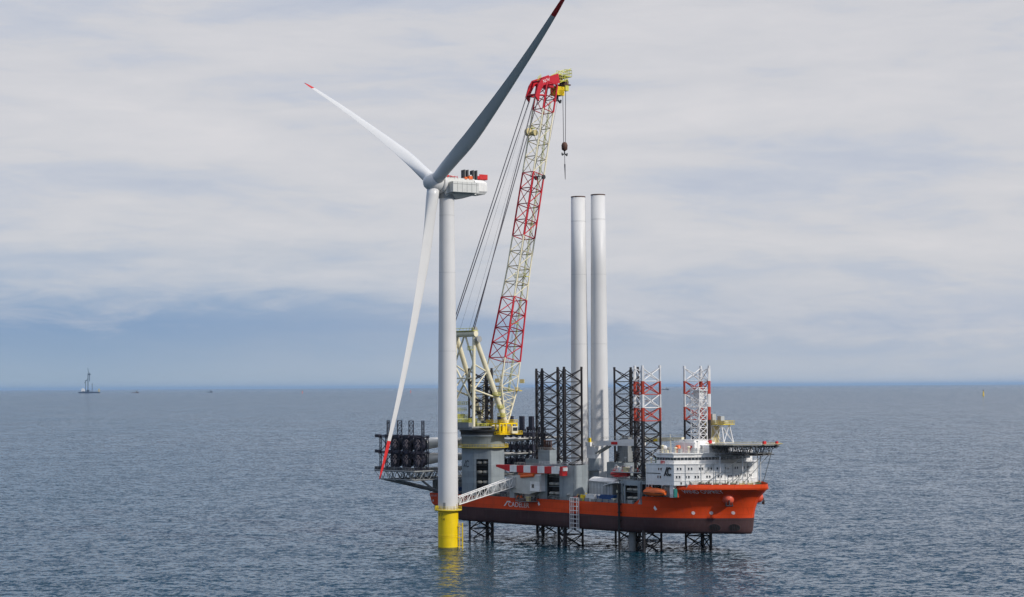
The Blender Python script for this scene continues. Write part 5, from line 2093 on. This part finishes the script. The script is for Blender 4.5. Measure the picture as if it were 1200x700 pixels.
tip_rack()
rows = [(-9.6, 30.1, 'upper row, farthest from the crane'), (-2.4, 30.1, 'upper row, middle place'), (4.8, 30.1, 'upper row, nearest the crane'),
        (-9.6, 23.9, 'lower row, farthest from the crane'), (-2.4, 23.9, 'lower row, middle place'), (4.8, 23.9, 'lower row, nearest the crane')]
for u, w, lb in rows:
    base = (u, -9.0, w)
    rings = blade_rings(Vector((u, -10.3, w)), Vector((0, 1, 0)), Vector((0, 0, 1.2)), 0, Vector((1, 0, 0)), Vector((0, 0, 1)), 88.0 if w > 25 else 78.0, 2.2, 0, twist=16, pit=22, nsec=26, nseg=20)
    bm_, _ = blade_obj(None, rings, 88, 0, None)
    o = solo('turbine_blade', bm_, M_stored, 'white turbine blade lying across the stern in the rack, ' + lb, 'turbine blade', base, 'turbine blades stored across the stern')
    weld(o)
    mb = MB()
    mb.lathe([(1.2, 0), (2.0, 0.02), (2.0, 0.25), (1.2, 0.25)], (u, -10.62, w), 20, axis=(0, 1, 0))
    r_ = mb.build('root_ring', M_bolt, o, base)

# ------------------------------------------------------------------ towers on deck
for (u, v, topw, lb) in ((47.2, 38.7, 129.5, 'left'), (53.2, 44.0, 130.2, 'right')):
    side = 'left one of the pair' if lb == 'left' else 'right one of the pair'
    th = Thing('tower_section', 'white tapered turbine tower standing upright on deck, ' + side, 'tower', (u, v, 12.4), 'turbine towers standing on deck')
    mb = MB()
    pr = []
    for z in (12.4, 40, 60, 80, 100, topw):
        r = 3.55 - 0.68 * max(0, (z - 40)) / 90
        pr.append((r, z))
    # open top
    pr += [(pr[-1][0] - 0.12, topw), (pr[-1][0] - 0.12, topw - 2)]
    mb.lathe(pr, (u, v, 0), 48)
    th.part('shell', mb, M_tower)
    mb = MB()
    for z in (topw - 10.0, 98, 70, 40):
        r = 3.55 - 0.68 * max(0, (z - 40)) / 90
        mb.lathe([(r + 0.01, z - 0.06), (r + 0.035, z - .05), (r + 0.035, z + .05), (r + 0.01, z + .06)], (u, v, 0), 48, caps=False)
    th.part('flange', mb, M_lgrey)
    mb = MB()
    mb.lathe([(2.78, topw - 0.3), (2.95, topw - .28), (2.95, topw + 0.12), (2.78, topw + .14)], (u, v, 0), 40)
    th.part('top_cover', mb, M_brown)
    mb = MB()
    mb.box((u, v, 11.4), (9.6, 5.2, 2.0)); mb.box((u, v, 11.9), (5, 9.4, 0.9))
    th.part('sea_fastening', mb, M_mgrey)

# ------------------------------------------------------------------ things on deck
def lifeboat(base, L, name, label, m_, group=None):
    u, v, w = base
    th = Thing(name, label, 'lifeboat', base, group)
    mb = MB()
    n = 14
    ringsz = []
    for k in range(n + 1):
        t = k / n
        x = u + L * (t - 0.5)
        s_ = math.sin(math.pi * min(1, max(0, t * 0.94 + 0.03))) ** 0.26
        ring = []
        for i in range(14):
            a = 2 * math.pi * i / 14
            ring.append((x, v + 1.5 * s_ * math.cos(a), w + 1.6 + (1.7 if math.sin(a) > 0 else 1.3) * s_ * math.sin(a)))
        ringsz.append(ring)
    for a, b in zip(ringsz, ringsz[1:]):
        mb.add(a + b, [(i, (i + 1) % 14, 14 + (i + 1) % 14, 14 + i) for i in range(14)], 0, True)
    mb.add(ringsz[0], [tuple(range(14))]); mb.add(ringsz[-1], [tuple(range(13, -1, -1))])
    th.part('body', mb, m_)
    mb = MB()
    mb.box((u - L * 0.28, v, w + 3.1), (L * 0.2, 1.7, 0.9), 0, None, 0.8)
    th.part('conning_cabin', mb, m_)
    mb = MB()
    mb.box((u, v - 1.32, w + 1.55), (L * 0.86, 0.3, 0.22))
    th.part('fender', mb, M_black)
    mb = MB()
    for q in (-0.32, 0.32):
        mb.tube((u + L * q, v, w + 2.7), (u + L * q, v, w + 4.2), 0.08, n=5)
        mb.tube((u + L * q, v + 2.6, w - 0.3), (u + L * q, v + 2.2, w + 4.2), 0.2, n=6)
        mb.tube((u + L * q, v + 2.2, w + 4.2), (u + L * q, v, w + 4.2), 0.2, n=6)
    th.part('davit', mb, M_white)


lifeboat((121.6, 1.2, 13.2), 10.2, 'lifeboat', 'bright orange enclosed lifeboat hanging in the recess under the white accommodation', M_orange)
lifeboat((97.0, 9.2, 18.7), 8.6, 'rescue_boat', 'small red rescue boat on the raised pipe deck right of the white towers', M_cred)

th = Thing('cargo_shelter', 'large grey box unit with a pale arched cover standing amidships behind the blue container', 'deck unit', (91, 8, 10.4))
mb = MB(); mb.bb(85.2, 96.8, 4.8, 11.5, 11.4, 17.8)
mb.bb(85.6, 96.4, 5.0, 11.3, 10.4, 11.4)
th.part('body', mb, M_lgrey)
mb = MB()
n = 8
pts = [(4.6 + 7.1 * i / n, 17.8 + 2.1 * math.sin(math.pi * (0.12 + 0.76 * i / n)) - 0.7) for i in range(n + 1)]
vs = [(84.9, y, z) for y, z in pts] + [(97.2, y, z - 0.5) for y, z in pts]
mb.add(vs + [(84.9, 4.6, 17.6), (84.9, 11.7, 17.6), (97.2, 4.6, 17.0), (97.2, 11.7, 17.0)], [(i, n + 1 + i, n + 2 + i, i + 1) for i in range(n)] + [tuple(range(n, -1, -1)) + (2 * n + 2, 2 * n + 3)[:1] + (2 * n + 3,)] + [tuple(range(n + 1, 2 * n + 2)) + (2 * n + 5, 2 * n + 4)], 0, False)
th.part('cover', mb, M_white)
mb = MB()
for k in range(7):
    mb.bb(86 + k * 1.6, 86.15 + k * 1.6, 4.72, 4.8, 11.6, 17.2)
mb.railing([(85, 4.5, 17.1), (97, 4.5, 16.6)], 0.6, 0.04, 1.4)
th.part('ribs', mb, M_mgrey)


def container(base, L, m_, name, label, cat='container', W=2.5, H=2.6, rz=0.0, group=None):
    th = Thing(name, label, cat, base, group)
    u, v, w = base
    mb = MB()
    ca, sa = math.cos(rz), math.sin(rz)
    P = lambda x, y: (u + x * ca - y * sa, v + x * sa + y * ca)
    # corrugated sides
    nseg = max(6, int(L / 0.28))
    for sy in (-1, 1):
        for k in range(nseg):
            x = -L / 2 + L * (k + 0.5) / nseg
            d = 0.0 if k % 2 else 0.05
            mb.box((*P(x, sy * (W / 2 - 0.06 - d)), w + H / 2), (L / nseg, 0.06, H - 0.2), rz)
    mb.box((*P(-L / 2 + .05, 0), w + H / 2), (0.08, W - .1, H - .1), rz)
    mb.box((*P(L / 2 - .05, 0), w + H / 2), (0.08, W - .1, H - .1), rz)
    mb.box((u, v, w + H - 0.06), (L - .1, W - .1, 0.08), rz)
    th.part('body', mb, m_)
    mb = MB()
    for sx in (-1, 1):
        for sy in (-1, 1):
            mb.box((*P(sx * (L / 2 - .08), sy * (W / 2 - .08)), w + H / 2), (0.18, 0.18, H), rz)
    for sy in (-1, 1):
        for z in (0.09, H - 0.09):
            mb.box((*P(0, sy * (W / 2 - .08)), w + z), (L - .3, 0.17, 0.17), rz)
    th.part('frame', mb, m_)
    return th


container((96.6, 2.6, 10.4), 8.0, M_cblue, 'shipping_container', 'blue shipping container at the starboard deck edge')
container((89.0, 2.4, 10.4), 4.6, M_white, 'shipping_container', 'small white container left of the blue container at the deck edge')
container((103.5, 3.8, 10.4), 4.0, M_mgrey, 'shipping_container', 'grey container between the blue container and the black pump pipe')
container((109.5, 1.7, 10.4), 2.4, M_lgrey, 'tool_crate', 'little pale crate on deck edge just before the bow step', 'crate', 1.6, 1.3)
container((12.5, 3.5, 10.4), 5.0, M_cblue, 'shipping_container', 'blue container on the stern deck left of the crane pedestal')
container((39.5, 5.0, 10.4), 5.0, M_mgrey, 'shipping_container', 'dark grey container just right of the crane pedestal', 'container', 2.5, 5.0)
container((43.5, 9.5, 10.4), 6.0, M_cblue, 'shipping_container', 'dark blue container behind the gangway head')
container((46.5, 4.2, 10.4), 4.0, M_green, 'shipping_container', 'green container under the left end of the red and white boom')
container((37.6, 10.5, 10.4), 4.6, M_lgrey, 'shipping_container', 'tall pale cabin right of the crane pedestal', 'cabin', 2.5, 7.5)
container((108.5, 15.0, 21.5), 6.0, M_white, 'shipping_container', 'white cabin on the raised pipe deck by the near bow leg', 'cabin')

th = Thing('exhaust_casing', 'blue-grey square casing with brown exhaust pipes rising behind the checkered boom', 'funnel', (46.8, 22, 10.4))
mb = MB(); mb.bb(42.6, 49.0, 19.8, 23.6, 10.4, 28.0)
th.part('casing', mb, M_blue)
for k in range(5):
    mb = MB(); mb.tube((44.4 + k * 0.95, 21.4, 28.0), (44.4 + k * 0.95, 21.4, 31.8), 0.32, n=8)
    th.part('exhaust_pipe', mb, M_brown)
mb = MB(); mb.railing([(42.6, 19.8, 28), (49, 19.8, 28), (49, 23.6, 28)], 1.0, 0.05, 1.2)
th.part('railing', mb, M_galv)

th = Thing('dark_hatch_tower', 'dark grey plated tower standing inside the far middle leg', 'deck tower', (72.1, 40.4, 23.5))
mb = MB(); mb.bb(68.8, 75.5, 36.5, 41.5, 23.5, 27.6); mb.bb(69.4, 75, 37, 41, 27.6, 31.0)
mb.bb(72.0, 75.2, 37, 40.6, 31, 33.0)
th.part('plating', mb, M_mgrey)
mb = MB()
mb.railing([(68.8, 36.5, 31.2), (75.5, 36.5, 31.2)], 1.0, 0.05, 1.2)
th.part('railing', mb, M_galv)

th = Thing('white_awning', 'low white curved awning over the walkway below the red rescue boat', 'awning', (99, 5.4, 16.2))
mb = MB()
n = 10
vs = []
for i in range(n + 1):
    t = i / n
    vs += [(93.4 + 9.6 * t, 3.6, 16.4 + 1.3 * math.sin(math.pi * t * 0.62)), (93.4 + 9.6 * t, 7.2, 16.7 + 1.3 * math.sin(math.pi * t * 0.62))]
nn = len(vs)
vs2 = [(a, b, c - 0.25) for a, b, c in vs]
fs = []
for i in range(n):
    a = 2 * i
    fs += [(a, a + 2, a + 3, a + 1), (nn + a, nn + a + 1, nn + a + 3, nn + a + 2), (a, nn + a, nn + a + 2, a + 2), (a + 1, a + 3, nn + a + 3, nn + a + 1)]
mb.add(vs + vs2, fs, 0, False)
th.part('canopy', mb, M_white)
mb = MB()
for u in (94, 98, 102.6):
    mb.tube((u, 4, 10.4), (u, 4, 16.6), 0.12, n=5)
th.part('post', mb, M_galv)

# small deck clutter: spreader beams, reels, lockers, each one a thing
CL = [
    ('cable_reel', 'orange cable reel on the crane basket below the grey crane cab', 'reel', (55.2, -2.6, 9.5), 1.0, M_orange),
    ('cable_reel', 'cream cable reel at the left edge of the crane basket', 'reel', (53.2, -0.8, 9.5), 0.9, M_cream),
    ('cable_reel', 'dark cable reel at the right edge of the crane basket', 'reel', (61.6, -1.4, 9.5), 0.8, M_dark),
    ('cable_reel', 'yellow cable reel right of the near middle jackhouse', 'reel', (81.8, 3.2, 10.4), 1.2, M_tan),
    ('cable_reel', 'grey cable reel on deck left of the white container', 'reel', (85.6, 3.6, 10.4), 1.1, M_lgrey),
]
for nm, lb, ct, (u, v, w), r, m_ in CL:
    th = Thing(nm, lb, ct, (u, v, w), 'cable reels on deck')
    mb = MB(); mb.lathe([(r * .6, -0.7), (r * .6, 0.7)], (u, v, w + r), 14, axis=(1, 0.3, 0))
    th.part('cable', mb, M_dark)
    for q in (-0.75, 0.75):
        mb = MB(); mb.lathe([(r, -0.08), (r, 0.08)], Vector((u, v, w + r)) + Vector((1, .3, 0)).normalized() * q, 16, axis=(1, .3, 0))
        th.part('flange', mb, m_)
LK = [
    ((54.0, 1.5, 9.5), (2.2, 1.2, 1.3), M_lgrey, 'pale locker at the left side of the crane basket'),
    ((57.8, -3.6, 9.5), (3.0, 1.2, 1.0), M_brown, 'rust-brown flat crate at the front of the crane basket'),
    ((60.2, -2.8, 9.5), (1.6, 1.2, 1.7), M_tan, 'pale yellow locker right of the brown crate in the crane basket'),
    ((100.6, 2.0, 10.4), (1.6, 1.2, 1.5), M_cream, 'cream locker at the deck edge right of the blue container'),
    ((41.5, 1.6, 10.4), (2.6, 1.2, 1.6), M_navy, 'navy locker at the deck edge under the gangway'),
    ((34.6, -0.0 + 1.4, 10.4), (2.2, 1.2, 1.2), M_mgrey, 'grey locker at the deck edge beside the crane pedestal'),
    ((110.8, 9.5, 21.5), (2.4, 1.6, 2.0), M_brown, 'brown locker on the pipe deck near the bow leg'),
    ((101.5, 7.6, 21.5), (1.8, 1.6, 1.6), M_tan, 'pale yellow locker on the front edge of the pipe deck'),
]
for (u, v, w), (dx, dy, dz), m_, lb in LK:
    th = Thing('deck_locker', lb, 'locker', (u, v, w), 'lockers and crates on deck')
    mb = MB(); mb.bb(u - dx / 2, u + dx / 2, v - dy / 2, v + dy / 2, w, w + dz * 0.85)
    th.part('body', mb, m_)
    mb = MB(); mb.bb(u - dx / 2 - .06, u + dx / 2 + .06, v - dy / 2 - .06, v + dy / 2 + .06, w + dz * 0.85, w + dz)
    th.part('lid', mb, m_)

# ------------------------------------------------------------------ distant things
def far_jackup():
    X, Y = -6400.0, 28430.0
    S_ = 1.0
    th = Thing('distant_sailing_vessel', 'tall-masted dark work vessel far off on the horizon at the left', 'ship', (X, Y, 0), ship=False)
    mb = MB()
    L = 320.0
    pts = [(-165, 0), (-160, 22), (-120, 24), (-100, 30), (30, 24), (120, 20), (160, 22), (158, 2)]
    n = len(pts)
    vs = [(X + a, Y - 20, b) for a, b in pts] + [(X + a, Y + 20, b) for a, b in pts]
    mb.add(vs, [tuple(range(n)), tuple(range(2 * n - 1, n - 1, -1))] + [(i, (i + 1) % n, n + (i + 1) % n, n + i)[::-1] for i in range(n)])
    th.part('hull', mb, mat('distant_navy', (0.02, 0.04, 0.08), 0.6))
    mb = MB(); mb.bb(X - 118, X - 72, Y - 18, Y + 18, 24, 62); mb.bb(X - 110, X - 84, Y - 12, Y + 12, 62, 74)
    th.part('deckhouse', mb, M_white)
    mb = MB(); mb.bb(X + 135, X + 155, Y - 12, Y + 12, 20, 66)
    th.part('stern_house', mb, M_tan)
    mb = MB()
    mb.tube((X - 22, Y, 20), (X - 22, Y, 300), 6, n=6); mb.tube((X + 2, Y, 180), (X - 2, Y, 310), 5, n=6)
    mb.tube((X - 14, Y, 300), (X - 26, Y, 380), 3.5, n=6)
    mb.tube((X - 28, Y, 285), (X + 16, Y, 285), 9, n=6)
    mb.tube((X - 58, Y, 20), (X - 58, Y, 190), 4, n=6); mb.tube((X - 70, Y, 190), (X - 30, Y, 190), 4, n=6)
    mb.tube((X + 42, Y, 20), (X + 42, Y, 150), 3.5, n=6)
    mb.tube((X - 80, Y, 150), (X - 22, Y, 230), 3, n=5)
    mb.bb(X - 40, X - 5, Y - 8, Y + 8, 26, 50)
    th.part('mast', mb, mat('distant_dark', (0.03, 0.05, 0.075), 0.6))


far_jackup()


def far_boat(X, Y, L, name, label, cat, hullm, housem):
    th = Thing(name, label, cat, (X, Y, 0), 'small vessels on the horizon', ship=False)
    mb = MB()
    pts = [(-.5, 0), (-.52, .09), (.2, .08), (.55, .16), (.48, 0)]
    n = len(pts)
    vs = [(X + a * L, Y - L * .1, b * L) for a, b in pts] + [(X + a * L, Y + L * .1, b * L) for a, b in pts]
    mb.add(vs, [tuple(range(n)), tuple(range(2 * n - 1, n - 1, -1))] + [(i, (i + 1) % n, n + (i + 1) % n, n + i)[::-1] for i in range(n)])
    th.part('hull', mb, hullm)
    mb = MB(); mb.bb(X + .05 * L, X + .35 * L, Y - L * .07, Y + L * .07, .1 * L, .24 * L); mb.bb(X + .1 * L, X + .26 * L, Y - L * .05, Y + L * .05, .24 * L, .31 * L)
    mb.tube((X + .2 * L, Y, .3 * L), (X + .2 * L, Y, .45 * L), .012 * L, n=5)
    th.part('wheelhouse', mb, housem)


far_boat(-5740, 28600, 100, 'small_boat', 'small brownish boat on the horizon just right of the tall-masted vessel', 'boat', M_brown, M_mgrey)
far_boat(-4700, 29200, 80, 'small_boat', 'tiny dark boat on the horizon halfway to the turbine', 'boat', M_dark, M_dark)
far_boat(2340, 28800, 110, 'small_boat', 'tiny dark vessel on the horizon between the two banded legs', 'boat', M_navy, M_mgrey)


def buoy(X, Y, s, label):
    th = Thing('marker_buoy', label, 'buoy', (X, Y, 0), 'marker buoys on the water', ship=False)
    mb = MB()
    mb.lathe([(4 * s, -2 * s), (4.2 * s, 3 * s), (3.2 * s, 5 * s), (2.6 * s, 20 * s), (2.4 * s, 22 * s)], (X, Y, 0), 12)
    th.part('body', mb, M_yellow if s < 1.1 else M_orange)
    mb = MB(); mb.lathe([(0.7 * s, 22 * s), (1.6 * s, 24 * s), (1.6 * s, 28 * s), (0.2 * s, 31 * s)], (X, Y, 0), 10)
    th.part('top_mark', mb, M_brown)


buoy(2418, 9654, 1.05, 'yellow marker buoy far out on the sea at the right')
buoy(-2370, 21200, 1.2, 'faint orange marker far out left of the turbine blade')
buoy(-1160, 21400, 1.2, 'faint orange marker far out between the lower blade and the tower')


def gull(X, Y, label, rz):
    o = Thing('seagull', label, 'bird', (X, Y, 0.12), 'seagulls resting on the sea', ship=False)
    mb = MB()
    c = Vector((X, Y, 0.16))
    d = Vector((math.cos(rz), math.sin(rz), 0)); s_ = Vector((-d.y, d.x, 0))
    pr = [(-1.0, 0.02, 0.15), (-0.8, 0.12, 0.12), (-0.4, 0.3, 0.02), (0.0, 0.36, 0.0), (0.35, 0.28, 0.05), (0.5, 0.16, 0.25), (0.58, 0.15, 0.42), (0.7, 0.16, 0.5), (0.85, 0.08, 0.48), (1.0, 0.02, 0.44)]
    vs = []
    for x, r, z in pr:
        for i in range(10):
            a = 2 * math.pi * i / 10
            vs.append(c + d * x * .5 + s_ * r * 0.45 * math.cos(a) + Vector((0, 0, (z + r * math.sin(a)) * .5)))
    fs = [(k * 10 + i, k * 10 + (i + 1) % 10, (k + 1) * 10 + (i + 1) % 10, (k + 1) * 10 + i) for k in range(len(pr) - 1) for i in range(10)]
    mb.add(vs, fs, 0, True)
    for q in (-1, 1):
        w = [c + d * 0.35 + s_ * 0.2 * q + Vector((0, 0, .25)), c + d * 0.2 + s_ * 1.2 * q + Vector((0, 0, .75)), c - d * 0.5 + s_ * 1.9 * q + Vector((0, 0, .55)), c - d * 0.3 + s_ * 0.9 * q + Vector((0, 0, .6)), c - d * 0.35 + s_ * 0.2 * q + Vector((0, 0, .22))]
        w = [c + (p - c) * 0.42 for p in w]
        w2 = [p - Vector((0, 0, .03)) for p in w]
        mb.add(w + w2, [(0, 1, 2, 3, 4), (9, 8, 7, 6, 5)] + [(i, (i + 1) % 5, 5 + (i + 1) % 5, 5 + i) for i in range(5)], 0, False)
    o.part('body', mb, M_white)


gull(-106, 1327, 'white gull on the open sea left of the stern rack', 0.4)
gull(-6, 613, 'white gull on the water in front of the ship, right of the yellow foundation', 2.0)
gull(333, 640, 'white gull on the sea near the lower right corner', 1.0)
